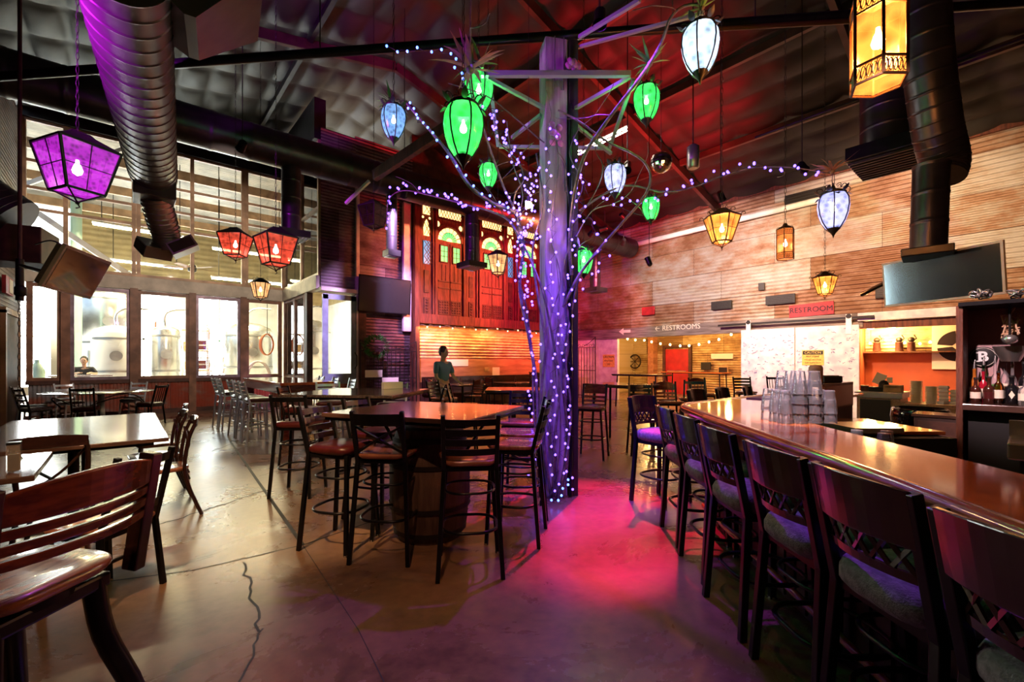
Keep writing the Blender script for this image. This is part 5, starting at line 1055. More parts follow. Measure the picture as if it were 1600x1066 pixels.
for (px, X, nm) in ((1022, 16, 'warm frosted ceiling bulb at the left of the back room'), (1138, 16, 'warm frosted ceiling bulb over the middle of the back room'), (1360, 15.0, 'oval warm ceiling light at the left of the kitchen pass'), (1393, 15.2, 'second oval ceiling light of the kitchen pass')):
    u = (px - 800) / F; p = PXp(px, 540, X); p.z = 2.72 if X == 16 else 2.36; t = thing('ceiling_light', nm, 'light', p); MB().ball((0, 0, 0), .11, 14, 8, (1, 1, .5)).build('globe', 'bulb_warm', t); MB().lathe([(.05, .04), (.05, .09)], n=12).build('base', 'iron', t); lamp('light', 'POINT', (0, 0, -.12), 320 if X == 16 else 150, (1, .55, .18), .1, parent=t)
for k, px in enumerate((1370, 1405, 1424)):
    t = thing('figurine', ['dark figurine standing on the ledge at the left of the kitchen pass', 'middle dark figurine on the kitchen ledge', 'dark figurine with raised arm on the kitchen ledge'][k], 'figurine', PXp(px, 549, 15.5)); MB().lathe([(.09, 0), (.08, .22), (.10, .24), (.0, .25)], n=10, caps=False).build('pot', 'facade_dark', t); MB().ball((0, 0, .30), .075, 8, 6).build('head', 'iron', t); MB().tube([(0, 0, .26), (0, -.10, .33), (0, -.05, .43)], .02, 6).build('arm', 'iron', t)
for (px, py, w_, h_, m, lab) in ((1103, 572, .42, .32, 'black_matt', 'small black chalk sign on the yellow corrugated wall'), (1130, 578, .42, .28, 'cardboard', 'brown framed card right of the black chalk sign'), (1128, 557, 0.9, .22, 'paper', 'wide pale shelf board high on the yellow wall'), (975, 555, .5, .85, 'iron', 'dark tilted panel at the left of the back room')):
    t = thing('wall_picture', lab, 'picture', PXp(px, py, 18.55)); MB().box((0, 0, 0), (.05, w_, h_)).build('board', m, t, bevel=.01); MB().box((-.028, 0, 0), (.006, w_ * .8, h_ * .7)).build('face', 'sign_ink' if m != 'black_matt' else 'iron', t) if m != 'paper' else None
t = thing('wagon_wheel', 'dark iron wheel ornament on the yellow corrugated wall', 'wheel', PXp(992, 565, 18.5)); b = MB(); b.tube([(0, .32 * math.cos(a), .32 * math.sin(a)) for a in [2 * math.pi * k / 24 for k in range(24)]], .03, 6, closed=True); b.build('rim', 'iron', t); b = MB()
for k in range(8): b.tube([(0, 0, 0), (0, .32 * math.cos(k * .785), .32 * math.sin(k * .785))], .015, 5)
b.build('spokes', 'iron', t)
# ------------------------------------------------------------------ chairs and stools (local: the sitter faces +Y, the back is at -Y)
def rrect(w_, d_, r, n=5, taper=1.0):
    P = []
    for cx, cy, a0 in ((w_ / 2 - r, d_ / 2 - r, 0), (-w_ / 2 + r, d_ / 2 - r, 90), (-w_ / 2 + r, -d_ / 2 + r, 180), (w_ / 2 - r, -d_ / 2 + r, 270)):
        for k in range(n + 1):
            a = R(a0 + 90 * k / n); x, y = cx + r * math.cos(a), cy + r * math.sin(a); P.append((x * (taper if y < 0 else 1.0), y))
    return P
def cushion(w_, d_, z, th, m, t, r=0.09, taper=0.92, name='seat'):
    P = rrect(w_, d_, r, 6, taper); n = len(P); b = MB(); prof = [(0.90, 0.0), (1.0, 0.25), (1.0, 0.6), (0.95, 0.86), (0.80, 0.98), (0.45, 1.0)]
    vs = [(x * s, y * s, z + th * q) for s, q in prof for x, y in P]; b.add(vs, [(i * n + j, i * n + (j + 1) % n, (i + 1) * n + (j + 1) % n, (i + 1) * n + j) for i in range(len(prof) - 1) for j in range(n)], True)
    b.add([(x * .9, y * .9, z) for x, y in P], [tuple(range(n))[::-1]]); b.add([(x * .45, y * .45, z + th) for x, y in P], [tuple(range(n))]); return b.build(name, m, t)
def woodseat(w_, d_, z, m, t, r=0.10):
    P = rrect(w_, d_, r, 6, 0.86); n = len(P); b = MB(); prof = [(0.94, -0.034, 1), (1.0, -0.018, 1), (1.0, -0.004, 1), (0.96, 0.002, 1), (0.62, -0.010, 1), (0.3, -0.012, 1)]
    vs = [(x * s, y * s, z + q) for s, q, _ in prof for x, y in P]; b.add(vs, [(i * n + j, i * n + (j + 1) % n, (i + 1) * n + (j + 1) % n, (i + 1) * n + j) for i in range(len(prof) - 1) for j in range(n)], True)
    b.add([(x * .94, y * .94, z - .034) for x, y in P], [tuple(range(n))[::-1]]); b.add([(x * .3, y * .3, z - .012) for x, y in P], [tuple(range(n))]); return b.build('seat', m, t)
def curved_slat(w_, y, z, h, th, bow, lean=0.0, n=8, topc=0.0):
    b = MB(); vs = []
    for i in range(n + 1):
        s = i / n * 2 - 1; x = s * w_ / 2; yy = y - bow * (1 - s * s); zt = z + h / 2 + topc * (1 - abs(s) ** 2.2)
        for (dy, zz) in ((-th / 2, z - h / 2), (th / 2, z - h / 2), (th / 2 - lean * h, zt), (-th / 2 - lean * h, zt)): vs.append((x, yy + dy, zz))
    fs = [(4 * i + j, 4 * i + (j + 1) % 4, 4 * i + 4 + (j + 1) % 4, 4 * i + 4 + j) for i in range(n) for j in range(4)] + [(3, 2, 1, 0), (4 * n, 4 * n + 1, 4 * n + 2, 4 * n + 3)]
    return b.add(vs, fs)
def legs(t, m, sh, fx, fy, bx_, by, splay=0.05, wd=0.03, back_h=None, lean=0.08, sq=True):
    """four leg parts; the rear pair runs on up as back posts when back_h is given"""
    for s in (-1, 1):
        MB().bar((s * (fx + splay), fy + splay * .6, 0), (s * fx, fy, sh), wd).build('front_leg', m, t, bevel=.004)
        b = MB(); b.bar((s * (bx_ + splay * .8), by - splay * 1.2, 0), (s * bx_, by, sh), wd)
        if back_h: b.bar((s * bx_, by, sh - .01), (s * (bx_ + .005), by - lean * (back_h - sh) / .35 , back_h), wd)
        b.build('rear_leg', m, t, bevel=.004)
        MB().lathe([(wd * .62, -.002), (wd * .62, .012)], (s * (fx + splay), fy + splay * .6, 0.002), 8).build('glide', 'steel', t)
def ring(t, m, z, rx, ry, r=0.011, cy=0.0, name='footrest'):
    return MB().tube([(p[0], p[1] + cy, z) for p in rrect(2 * rx, 2 * ry, min(rx, ry) * .75, 6)], r, 6, closed=True).build(name, m, t)
def metal_stool(label, seat, back, m='black_metal', slats=4, loc=(0, 0, 0), rz=0, group=None, sh=0.74, bh=1.10, slat_m=None, cat='bar stool', name='bar_stool'):
    t = thing(name, label, cat, loc, rz, group); legs(t, m, sh, .165, .165, .175, -.165, .05 if sh > .6 else .03, .03, bh, .09)
    if seat == 'wood': woodseat(.44, .42, sh + .045, 'wood_seat', t)
    else: cushion(.42, .40, sh, .07, seat, t)
    MB().box((0, 0, sh - .012), (.36, .35, .03)).build('seat_frame', m, t)
    if sh > .6: ring(t, m, .30, .19, .19); ring(t, m, .46 + .1, .172, .172, .009, name='upper_ring')
    else: MB().bar((-.17, 0, .2), (.17, 0, .2), .018).build('stretcher', m, t)
    sm = slat_m or m; lean = .09 / .35; yb = lambda z: -.165 - lean * (z - sh)
    if back == 'ladder':
        for k in range(slats):
            z = bh - .05 - k * (bh - sh - .14) / max(1, slats - 1) * .92 if slats > 1 else bh - .06; curved_slat(.33, yb(z), z, .045 if slats > 3 else .055, .012, .03, lean, 6).build('slat', sm, t)
    elif back == 'cross':
        curved_slat(.33, yb(bh - .06), bh - .06, .085, .014, .03, lean, 6).build('top_rail', sm, t)
        for s in (-1, 1): MB().tube(smooth_path([(s * .17, yb(bh - .11), bh - .11), (0, yb(.92) - .02 - .005 * s, (bh + sh) / 2 - .02), (-s * .17, yb(sh + .05), sh + .05)], 4), .010, 6).build('cross_bar', m, t)
    elif back == 'spindle':
        curved_slat(.33, yb(bh - .05), bh - .05, .05, .012, .03, lean, 6).build('top_rail', sm, t); b = MB()
        for k in range(5): x = -.12 + k * .06; b.bar((x, yb(sh + .1) - .02, sh + .08), (x, yb(bh - .07) - .025, bh - .07), .012)
        b.build('spindles', m, t)
    elif back == 'wood':
        o = curved_slat(.34, yb(bh - .10), bh - .10, .10, .018, .035, lean, 8, .05).build('top_rail', 'wood_cherry', t)
        for z in (bh - .20, bh - .26, bh - .32): curved_slat(.34, yb(z), z, .032, .014, .035, lean, 6).build('slat', 'wood_cherry', t)
    return t
def lattice_stool(label, loc, rz, group):
    t = thing('bar_stool', label, 'bar stool', loc, rz, group); m = 'wood_dark'; legs(t, 'black_metal', .64, .17, .16, .195, -.175, .035, .036, 1.07, .07)
    cushion(.46, .46, .642, .105, 'fabric_grey', t, .15, .94); MB().box((0, 0, .628), (.38, .36, .04)).build('seat_frame', 'black_metal', t); ring(t, 'black_metal', .28, .20, .19, .012); ring(t, 'black_metal', .50, .185, .175, .009, name='upper_ring')
    yb = lambda z: -.175 - .2 * (z - .68)
    curved_slat(.40, yb(.98), .985, .175, .018, .045, .2, 10, .012).build('top_panel', m, t, bevel=.004); curved_slat(.38, yb(.79), .80, .03, .016, .045, .2, 10).build('lower_rail', m, t)
    b = MB()
    for k in range(-1, 6):
        for s in (-1, 1):
            x0 = -.17 + k * .068; x1 = x0 + .068 * 1.0
            if s < 0: x0, x1 = x1, x0
            if max(abs(x0), abs(x1)) > .19: continue
            y_ = lambda x, z: yb(z) - .045 * (1 - (x / .2) ** 2); b.bar((x0, y_(x0, .81), .81), (x1, y_(x1, .90), .905), .010, .014)
    b.build('lattice', m, t)
    return t
def bentwood(label, loc, rz, group):
    t = thing('dining_chair', label, 'chair', loc, rz, group); m = 'wood_dark'; woodseat(.43, .42, .46, 'wood_seat', t)
    for s in (-1, 1):
        MB().tube(smooth_path([(s * .21, .20, 0), (s * .18, .18, .22), (s * .175, .17, .44)], 4), .017, 7).build('front_leg', m, t)
        MB().tube(smooth_path([(s * .205, -.30, 0), (s * .185, -.21, .25), (s * .18, -.17, .46), (s * .195, -.20, .72), (s * .19, -.25, .86)], 4), .017, 7).build('rear_leg', m, t)
        MB().tube(smooth_path([(s * .18, -.195, .80), (s * .05, -.215, .64), (-s * .14, -.18, .49)], 4), .010, 6).build('cross_bar', m, t)
    curved_slat(.41, -.245, .865, .075, .02, .03, .12, 8, .02).build('top_rail', m, t, bevel=.006); MB().tube([(-.17, .16, .40), (-.10, .17, .425), (.10, .17, .425), (.17, .16, .40)], .010, 6).build('apron_brace', m, t)
    return t
ang = lambda r, d: bear(r, d)
# --- bar stools along the counter, backs to the room
bs = [(1.38, .98, 'cut by the picture edge'), (1.41, 1.50, 'second from the right edge'), (1.40, 1.97, 'third from the right edge'), (1.41, 2.54, 'fourth from the right edge'), (1.47, 3.12, 'fifth from the right edge'), (1.52, 3.70, 'nearest the bar corner')]
proto = None
for i, (r, d, w_) in enumerate(bs):
    lab = 'lattice backed bar stool with grey fabric seat, ' + w_
    if proto is None: proto = lattice_stool(lab, W(r, d), ang(1, 0.05), 'lattice backed stools at the bar')
    else: dup(proto, W(r, d), ang(1, 0.05 - 0.02 * i), lab)
dup(proto, W(1.55, 4.62), ang(0.55, -0.8), 'lattice backed bar stool turned askew at the bar corner, violet lit seat')
for k, (r, d, w_) in enumerate(((2.62, 5.78, 'nearest the corner'), (3.15, 6.15, 'second along'), (3.70, 6.5, 'third along'), (4.3, 6.6, 'farthest, before the white door'))): dup(proto, W(r, d), ang(.62, -.78) + 0.1 * k, 'dark stool back poking above the bar far side, ' + w_, 'stools on the far side of the bar')
# --- central high table
def hightop(label, c, rz, sx, sy, z=1.05, m='table_dark', base='barrel', th=.035):
    t = thing('high_table', label, 'table', c, rz); MB().box((0, 0, z - th / 2), (sx, sy, th)).build('table_top', m, t, bevel=.008); B('edge_band', 'black_metal', t, (0, 0, z - th - .012), (sx - .04, sy - .04, .02))
    if base == 'barrel':
        o = MB().lathe([(.26, .0), (.31, .12), (.335, .35), (.335, .55), (.31, .78), (.27, .90), (.27, .905), (.0, .905)], n=22, caps=False).build('barrel', 'barrel_wood', t); b = MB()
        for zz, rr in ((.08, .30), (.28, .335), (.62, .336), (.82, .305)): b.lathe([(rr + .004, zz - .018), (rr + .004, zz + .018)], n=22, caps=False)
        b.build('hoop', 'iron', o); b = MB()
        for s in (-1, 1): b.bar((s * .26, 0, .60), (s * sx * .42, 0, z - .05), .02); b.bar((0, s * .26, .60), (0, s * sy * .42, z - .05), .02)
        b.build('braces', 'black_metal', t)
    elif base == 'pedestal':
        MB().tube([(0, 0, .03), (0, 0, z - .05)], .038, 10).build('column', 'black_metal', t); b = MB()
        for k in range(4): a = k * math.pi / 2 + .78; b.bar((0, 0, .06), (.30 * math.cos(a), .30 * math.sin(a), .02), .03); b.bar((0, 0, z - .08), (.26 * math.cos(a), .26 * math.sin(a), z - .05), .025)
        b.build('cross_base', 'black_metal', t)
    elif base == 'legs':
        for sx_ in (-1, 1):
            for sy_ in (-1, 1): MB().tube([(sx_ * (sx / 2 - .1), sy_ * (sy / 2 - .1), 0), (sx_ * (sx / 2 - .14), sy_ * (sy / 2 - .14), z - .05)], .022, 7).build('leg', 'black_metal', t)
    return t
tz = -TH + R(-22); hc = W(-0.69, 3.78)
hightop('high square wooden table on a barrel, left of the lit post', hc, tz, 1.28, 1.12)
cb = Matrix.Rotation(tz, 3, 'Z'); 
grp = 'black metal stools around the barrel table'
def rd(v): return v
metal_stool('black ladder back stool with wooden seat, nearest the camera at the barrel table', 'wood', 'ladder', loc=W(-.30, 3.18), rz=ang(-.12, 1), group=grp)
metal_stool('black cross back stool with wooden seat beside the nearest ladder back one', 'wood', 'cross', loc=W(-.93, 3.40), rz=ang(.08, 1), group=grp)
metal_stool('four slat stool with padded vinyl seat at the left end of the barrel table', 'vinyl_red', 'ladder', loc=W(-1.36, 3.58), rz=ang(1, -.28), group=grp, slat_m='wood_dark')
metal_stool('second slatted stool behind it on the left side of the barrel table', 'vinyl_red', 'ladder', loc=W(-1.27, 4.25), rz=ang(1, -.35), group=grp, slat_m='wood_dark')
metal_stool('stool with glossy wooden seat facing left, nearest the lit post', 'wood', 'ladder', loc=W(.03, 3.72), rz=ang(-1, .2), group=grp, slats=3)
metal_stool('stool with orange lit seat just behind the one nearest the post', 'wood', 'ladder', loc=W(.08, 4.28), rz=ang(-1, -.05), group=grp, slats=3)
metal_stool('ladder back stool with violet sheen on the far side of the barrel table', 'wood', 'ladder', loc=W(.10, 5.05), rz=ang(-.25, -1), group=grp)
# --- second high table and its stools
hightop('dark high table with polished top behind the barrel table to the left', W(-2.02, 6.0), -TH + R(-8), 1.45, 1.35, m='table_granite', base='pedestal')
g2 = 'stools around the polished high table'
metal_stool('tall slatted stool with violet sheen at the left of the polished high table', 'vinyl_red', 'ladder', loc=W(-2.98, 6.35), rz=ang(1, .1), group=g2)
metal_stool('black spindle back stool facing away from the camera at the polished high table', 'vinyl_red', 'spindle', loc=W(-2.35, 4.95), rz=ang(0, 1), group=g2)
metal_stool('silver lit stool tucked on the far side of the polished high table', 'vinyl_red', 'ladder', 'silver_metal', loc=W(-1.9, 7.1), rz=ang(0, -1), group=g2)
metal_stool('silver lit stool far left side of the polished high table', 'vinyl_red', 'ladder', 'silver_metal', loc=W(-3.0, 7.35), rz=ang(.5, -1), group=g2)
metal_stool('dark stool at the right side of the polished high table', 'wood', 'ladder', loc=W(-1.18, 6.1), rz=ang(-1, -.1), group=g2)
# --- long communal bar table by the windows with metal stools
ct = thing('communal_table', 'long thick wooden communal bar table near the brewery windows', 'table', (2.55, 10.45, 0)); B('table_top', 'bar_wood', ct, (0, 0, 1.04), (0.95, 3.4, .05), bevel=.006); B('apron', 'wood_cherry', ct, (0, 0, .94), (.90, 3.34, .16), bevel=.006)
for sx in (-1, 1):
    for sy in (-1, 1): B('leg', 'wood_cherry', ct, (sx * .36, sy * 1.5, .43), (.14, .14, .86), bevel=.008)
g3 = 'silver slatted stools along the communal bar table'; ms = metal_stool('nearest of the silver slatted stools along the communal bar table, red seat', 'vinyl_red', 'ladder', 'silver_metal', 4, (1.78, 9.0, 0), R(-90), g3, slat_m='silver_metal')
for k, (y, w_) in enumerate(((9.55, 'second nearest'), (10.1, 'third'), (11.15, 'fourth'), (11.7, 'farthest'))): dup(ms, (1.78 - .03 * k, y, 0), R(-90) + .08 * (k % 2), '%s silver slatted stool in the near row at the communal table' % w_)
for k, (y, w_) in enumerate(((9.3, 'near'), (10.3, 'middle'), (11.3, 'far'))): dup(ms, (3.35, y, 0), R(90), 'silver stool at the %s end of the wall side of the communal table' % w_)
# --- bright dining table at the left with bentwood chairs
dt = thing('dining_table', 'long dining table at the left with its top glaring white from the windows', 'table', (-0.36, 6.4, 0)); B('table_top', 'table_dark', dt, (0, 0, .745), (1.30, 2.6, .035), bevel=.006); B('apron', 'black_metal', dt, (0, 0, .705), (1.1, 2.3, .04))
for y in (-.8, .8): MB().tube([(0, y, .03), (0, y, .7)], .04, 10).build('column', 'black_metal', dt); MB().bar((-.32, y, .025), (.32, y, .025), .05).build('foot', 'black_metal', dt); MB().bar((0, y - .3, .025), (0, y + .3, .025), .05).build('foot', 'black_metal', dt)
bw = bentwood('bentwood cross back chair nearest the camera on the right side of the glaring table', (.24, 5.35, 0), R(90), 'bentwood chairs at the long dining table')
dup(bw, (.22, 6.1, 0), R(93), 'middle bentwood chair on the right side of the glaring table'); dup(bw, (.30, 7.0, 0), R(86), 'farthest bentwood chair on the right side of the glaring table'); 
dup(bw, (-.40, 4.86, 0), R(-4), 'dark bentwood chair at the near end of the glaring table'); dup(bw, (-1.20, 5.5, 0), R(-90), 'dark wooden chair back at the left edge beside the glaring table')
# --- near left corner: dark table with jar, chair and the big swivel stool
nt = thing('dining_table', 'dark small table corner at the lower left edge with a glass jar', 'table', W(-3.55, 2.75, 0), -TH + R(41)); B('table_top', 'table_dark', nt, (0, 0, .745), (.95, .95, .035), bevel=.006); MB().tube([(0, 0, .03), (0, 0, .73)], .04, 10).build('column', 'black_metal', nt); b = MB(); b.bar((-.3, 0, .025), (.3, 0, .025), .05); b.bar((0, -.3, .025), (0, .3, .025), .05); b.build('cross_base', 'black_metal', nt)
j = thing('jar', 'brown glass jar on the dark table at the lower left edge', 'jar', PD(22, 735, 2.78)); j.location.z = .765; MB().lathe([(.038, 0), (.044, .01), (.044, .13), (.04, .155), (.0405, .17)], n=4, ph=.78, smooth=False, caps=False).build('glass_body', 'clear_glass', j); B('lid', 'black_metal', j, (0, 0, .178), (.062, .062, .016), bevel=.003); B('contents', 'cardboard', j, (0, 0, .06), (.05, .05, .10))
dk = metal_stool('black metal dining chair behind the small dark table at the lower left', 'wood', 'ladder', loc=W(-2.50, 2.75), rz=ang(-1, .1), sh=.44, bh=.90, slats=2, cat='chair', name='dining_chair')
s = thing('swivel_stool', 'large wooden swivel stool with slatted back at the lower left corner', 'bar stool', W(-1.60, 1.40), ang(-1, 0.05)); woodseat(.50, .46, .775, 'wood_seat', s, .14)
for q in (-1, 1):
    MB().bar((q * .235, -.215, .70), (q * .245, -.275, 1.12), .045, .055).build('back_post', 'wood_dark', s, bevel=.006)
curved_slat(.46, -.272, 1.055, .085, .024, .05, .14, 12, .028).build('top_rail', 'wood_cherry', s, bevel=.006)
for z in (.990, .948, .906): curved_slat(.46, -.235 - .14 * (z - .77), z, .029, .022, .05, .14, 10).build('slat', 'wood_cherry', s, bevel=.004)
MB().lathe([(.19, .70), (.19, .74)], n=20).build('swivel_plate', 'black_metal', s); MB().box((0, 0, .69), (.38, .36, .05)).build('seat_frame', 'black_metal', s, bevel=.01)
for qx in (-1, 1):
    for qy in (-1, 1): MB().tube(smooth_path([(qx * .15, qy * .15, .70), (qx * .17, qy * .17, .50), (qx * .23, qy * .23, .25), (qx * .245, qy * .245, 0)], 4), .033, 8).build('leg', 'black_metal', s)
ring(s, 'black_metal', .25, .245, .245, .012)
# --- round table by the windows with mixed chairs
rt = thing('round_table', 'large round glass topped table standing by the window wall', 'table', (-0.45, 14.0, 0)); MB().lathe([(0, .745), (1.0, .745), (1.02, .755), (1.0, .765), (0, .765)], n=36, caps=False).build('table_top', 'table_dark', rt); MB().lathe([(.30, .0), (.30, .03), (.08, .06), (.06, .70), (.55, .735)], n=20).build('drum_base', 'steel_brushed', rt)
b = MB()
for k in range(3): a = k * 2.1; b.tube([(.8 * math.cos(a + q), .8 * math.sin(a + q), .35 + .3 * math.sin(q * 1.57 + .0)) for q in [i * .25 for i in range(8)]], .015, 5)
b.build('iron_scrolls', 'iron', rt)
g4 = 'mixed metal chairs around the round table'; c0 = None
for k, (a, back, seat, m, lab) in enumerate(((-100, 'spindle', 'vinyl_red', 'black_metal', 'window pane back chair with orange red seat at the round table'), (-150, 'ladder', 'fabric_grey', 'black_metal', 'black chair leaning left at the round table'), (-190, 'ladder', 'fabric_grey', 'silver_metal', 'silver chair at the far left of the round table'), (-40, 'spindle', 'vinyl_red', 'black_metal', 'chair at the right of the round table near the brown mullion'), (60, 'ladder', 'fabric_grey', 'silver_metal', 'silver chair behind the round table by the wainscot'), (120, 'ladder', 'vinyl_red', 'silver_metal', 'chair with red seat behind the round table on the left'))):
    x, y = -0.45 + 1.12 * math.cos(R(a)), 14.0 + 1.12 * math.sin(R(a)); metal_stool(lab, seat, back, m, loc=(x, y, 0), rz=math.atan2(-(-.45 - x), 14.0 - y), group=g4, sh=.44, bh=.92, cat='chair', name='dining_chair')
# --- right rear: red lit stools and tables
metal_stool('cherry backed swivel stool glowing red, right of the post', 'wood', 'wood', loc=W(1.20, 6.75), rz=ang(-.4, -1), group='stools behind the post')
hightop('narrow high table on casters behind the red glowing stool', W(1.95, 8.0), -TH + R(41), .75, 1.1, base='legs')
metal_stool('black ladder back stool facing the back room', 'vinyl_red', 'ladder', loc=W(2.05, 7.0), rz=ang(-.1, -1), group='stools behind the post')
metal_stool('cherry backed stool beside the black ladder back one', 'wood', 'wood', loc=W(2.65, 7.6), rz=ang(-.1, -1), group='stools behind the post')
metal_stool('black spindle stool to the right of the cherry backed pair', 'wood', 'spindle', loc=W(3.3, 8.2), rz=ang(-.6, -1), group='stools behind the post')
metal_stool('cherry backed stool in the mouth of the back room', 'wood', 'wood', loc=W(4.0, 9.4), rz=ang(.1, -1), group='stools in the back room')
metal_stool('black ladder back stool in the mouth of the back room', 'wood', 'ladder', loc=W(5.2, 10.0), rz=ang(-.2, -1), group='stools in the back room')
metal_stool('amber lit stool beside the sliding door edge', 'wood', 'spindle', loc=W(6.2, 10.4), rz=ang(-.2, -1), group='stools in the back room')
hightop('high table deep in the back room before the red door', (16.4, 8.4, 0), 0, .8, 2.4, base='legs', m='bar_wood')
hightop('high table at the mouth of the back room', (12.4, 8.1, 0), R(4), 1.0, 1.6, base='legs')
# --- rows in front of the wooden screen
rows = [(7.6, 11.1, 'leftmost'), (9.6, 11.0, 'middle'), (11.6, 11.1, 'rightmost')]
for k, (x, y, w_) in enumerate(rows):
    hightop('%s dark table in the row below the carved screen' % w_, (x, y, 0), R(3 * k), 1.0, 1.0, z=.78 if k < 2 else 1.05, base='pedestal', m='table_dark')
    for q, (dx, dy, rz, back) in enumerate(((-.15, -.75, 0, 'wood'), (.75, 0.05, 90, 'ladder'), (-.78, .1, -90, 'wood'))):
        metal_stool('%s chair at the %s table below the carved screen' % (['cherry backed near side', 'black ladder back right hand', 'cherry backed left hand'][q], w_), 'wood', back, loc=(x + dx, y + dy, 0), rz=R(rz + 6 * k), sh=.45 if k < 2 else .74, bh=.95 if k < 2 else 1.1, group='chairs below the carved screen', cat='chair', name='dining_chair')
hightop('red lit high table just left of the post', W(.02, 6.6), -TH, .8, .8, base='pedestal')
metal_stool('violet lit ladder back stool at the small red lit table', 'wood', 'ladder', loc=W(-.75, 7.0), rz=ang(1, 0), group='stools behind the barrel table')
metal_stool('second dark stool at the small red lit table', 'wood', 'ladder', loc=W(.55, 7.2), rz=ang(-.7, -.7), group='stools behind the barrel table')
metal_stool('dark slatted stool turned sideways in the middle distance', 'wood', 'ladder', loc=W(-1.25, 8.2), rz=ang(1, -.5), group='stools behind the barrel table')
bt = thing('bench', 'long dark booth bench against the orange boards', 'bench', (9.6, 12.0, 0)); B('seat', 'wood_dark', bt, (0, 0, .45), (5.4, .42, .06), bevel=.01); B('base', 'facade_dark', bt, (0, .1, .21), (5.3, .3, .42)); B('back_panel', 'wood_dark', bt, (0, .28, .72), (5.4, .06, .50), bevel=.01)
for k, (x, y, m, lab) in enumerate(((11.6, 11.2, 'hose_orange', 'small sauce bottle on the rightmost table below the screen'), (9.6, 11.0, 'vinyl_red', 'red sauce bottle on the middle table below the screen'), (7.6, 11.2, 'vinyl_red', 'red sauce bottle on the leftmost table below the screen'))):
    t = thing('sauce_bottle', lab, 'bottle', (x, y, .78 if k else 1.05)); MB().lathe([(.025, 0), (.03, .01), (.03, .10), (.012, .14), (.006, .18)], n=10).build('body', m, t)
pb = thing('caddy', 'pale menu holder on the polished high table', 'menu holder', W(-1.75, 6.55, 1.05)); B('holder', 'paper', pb, (0, 0, .05), (.30, .08, .10), bevel=.004)
# ------------------------------------------------------------------ brewery contents beyond the windows
def tank(label, x, y, r, z0, z1, m='steel'):
    t = thing('brewing_tank', label, 'tank', (x, y, 0)); MB().lathe([(.12, z0 - .45), (r, z0), (r, z1), (r * .9, z1 + r * .18), (r * .5, z1 + r * .36), (.1, z1 + r * .42)], n=32).build('vessel', m, t); b = MB()
    for k in range(2): b.lathe([(r + .015, z0 + .2 + k * (z1 - z0 - .4)), (r + .015, z0 + .26 + k * (z1 - z0 - .4))], n=32, caps=False)
    b.build('band', 'steel_brushed', t)
    for k in range(4): a = k * 1.571 + .78; MB().tube([(r * .85 * math.cos(a), r * .85 * math.sin(a), 0), (r * .85 * math.cos(a), r * .85 * math.sin(a), z0 + .1)], .05, 8).build('leg', 'steel_brushed', t)
    MB().tube(smooth_path([(0, 0, z1 + r * .4), (0, 0, z1 + r * .4 + .4), (.3, 0, z1 + r * .4 + .6), (.8, 0, z1 + r * .4 + .6)], 4), .04, 8).build('pipe', 'steel', t); MB().lathe([(.16, 0), (.16, .05)], n=16).xf(Matrix.Translation((0, -r, (z0 + z1) / 2)) @ Matrix.Rotation(R(90), 4, 'X')).build('manway', 'steel_brushed', t)
    return t
tank('wide bright white steel tank behind the left window panes', -0.25, 19.4, .62, .9, 2.35, 'white_plastic')
tank('tall conical steel fermenter left of the brown mullion', -0.5, 22.4, .85, 1.9, 3.9)
tank('steel tank just right of the mauve mullion', 1.02, 19.6, .42, .9, 2.5)
tank('steel brew kettle behind the right hand window pane', 3.6, 20.0, .85, 1.0, 2.6)
tank('squat steel tank with hoses at the right of the brewery', 6.0, 20.6, .9, .9, 2.9)
for k, (x, y, z) in enumerate(((-3.2, 18.6, 5.6), (0.4, 19.2, 5.75), (3.6, 19.6, 5.6), (0.6, 23.5, 5.4), (3.4, 18.2, 4.3), (-2.4, 24.2, 5.6))):
    t = thing('tube_light', '%s long fluorescent tube glowing in the brewery' % ['leftmost near', 'middle near', 'right near', 'middle rear', 'lowest, beside the ceiling fan', 'left rear'][k], 'light', (x, y, z), R(4 if k % 2 else -3)); B('tube', 'tube_light', t, (0, 0, 0), (2.4, .07, .06)); B('reflector', 'white_paint', t, (0, 0, .06), (2.45, .2, .04))
    for s in (-1, 1): MB().tube([(s, 0, .04), (s, 0, 8.27 - z)], .012, 4).build('hanger', 'iron', t)
    lamp('tube_glow', 'AREA', (0, 0, -.06), 420, (1, .80, .46), 2.3, parent=t, size_y=.12)
cf = thing('ceiling_fan', 'brown bladed ceiling fan on a long rod beyond the glass', 'ceiling fan', (1.57, 17.3, 4.4)); MB().tube([(0, 0, .1), (0, 0, 3.85)], .015, 6).build('rod', 'black_metal', cf); MB().lathe([(.04, -.14), (.11, -.10), (.13, 0), (.10, .09), (.03, .12)], n=18).build('motor', 'iron', cf)
for k in range(5): a = k * 1.2566 + .3; M = Matrix.Rotation(a, 4, 'Z') @ Matrix.Rotation(.2, 4, 'X'); MB().prism(rrect(.62, .14, .05, 4), -.005, .005, M @ Matrix.Translation((.46, 0, 0))).build('blade', 'frame_brown', cf)
st = thing('stair', 'white metal stair climbing to the brewery platform', 'stairs', (1.75, 17.0, 0)); b = MB()
for k in range(9): b.box((0, .2 * k, .25 + .22 * k), (.75, .24, .04))
b.build('treads', 'white_paint', st); 
for s in (-1, 1): MB().bar((s * .4, -.1, .05), (s * .4, 1.8, 2.15), .05, .14).build('stringer', 'white_paint', st); MB().tube([(s * .4, 0, 1.1), (s * .4, 1.8, 3.1)], .02, 6).build('handrail', 'steel', st)
sf = thing('shelf_unit', 'yellowish storage rack with boxes behind the stair', 'shelving', (1.7, 22.2, 0))
for z in (.3, 1.1, 1.9, 2.7): B('shelf', 'frame_wood', sf, (0, 0, z), (1.7, .5, .05))
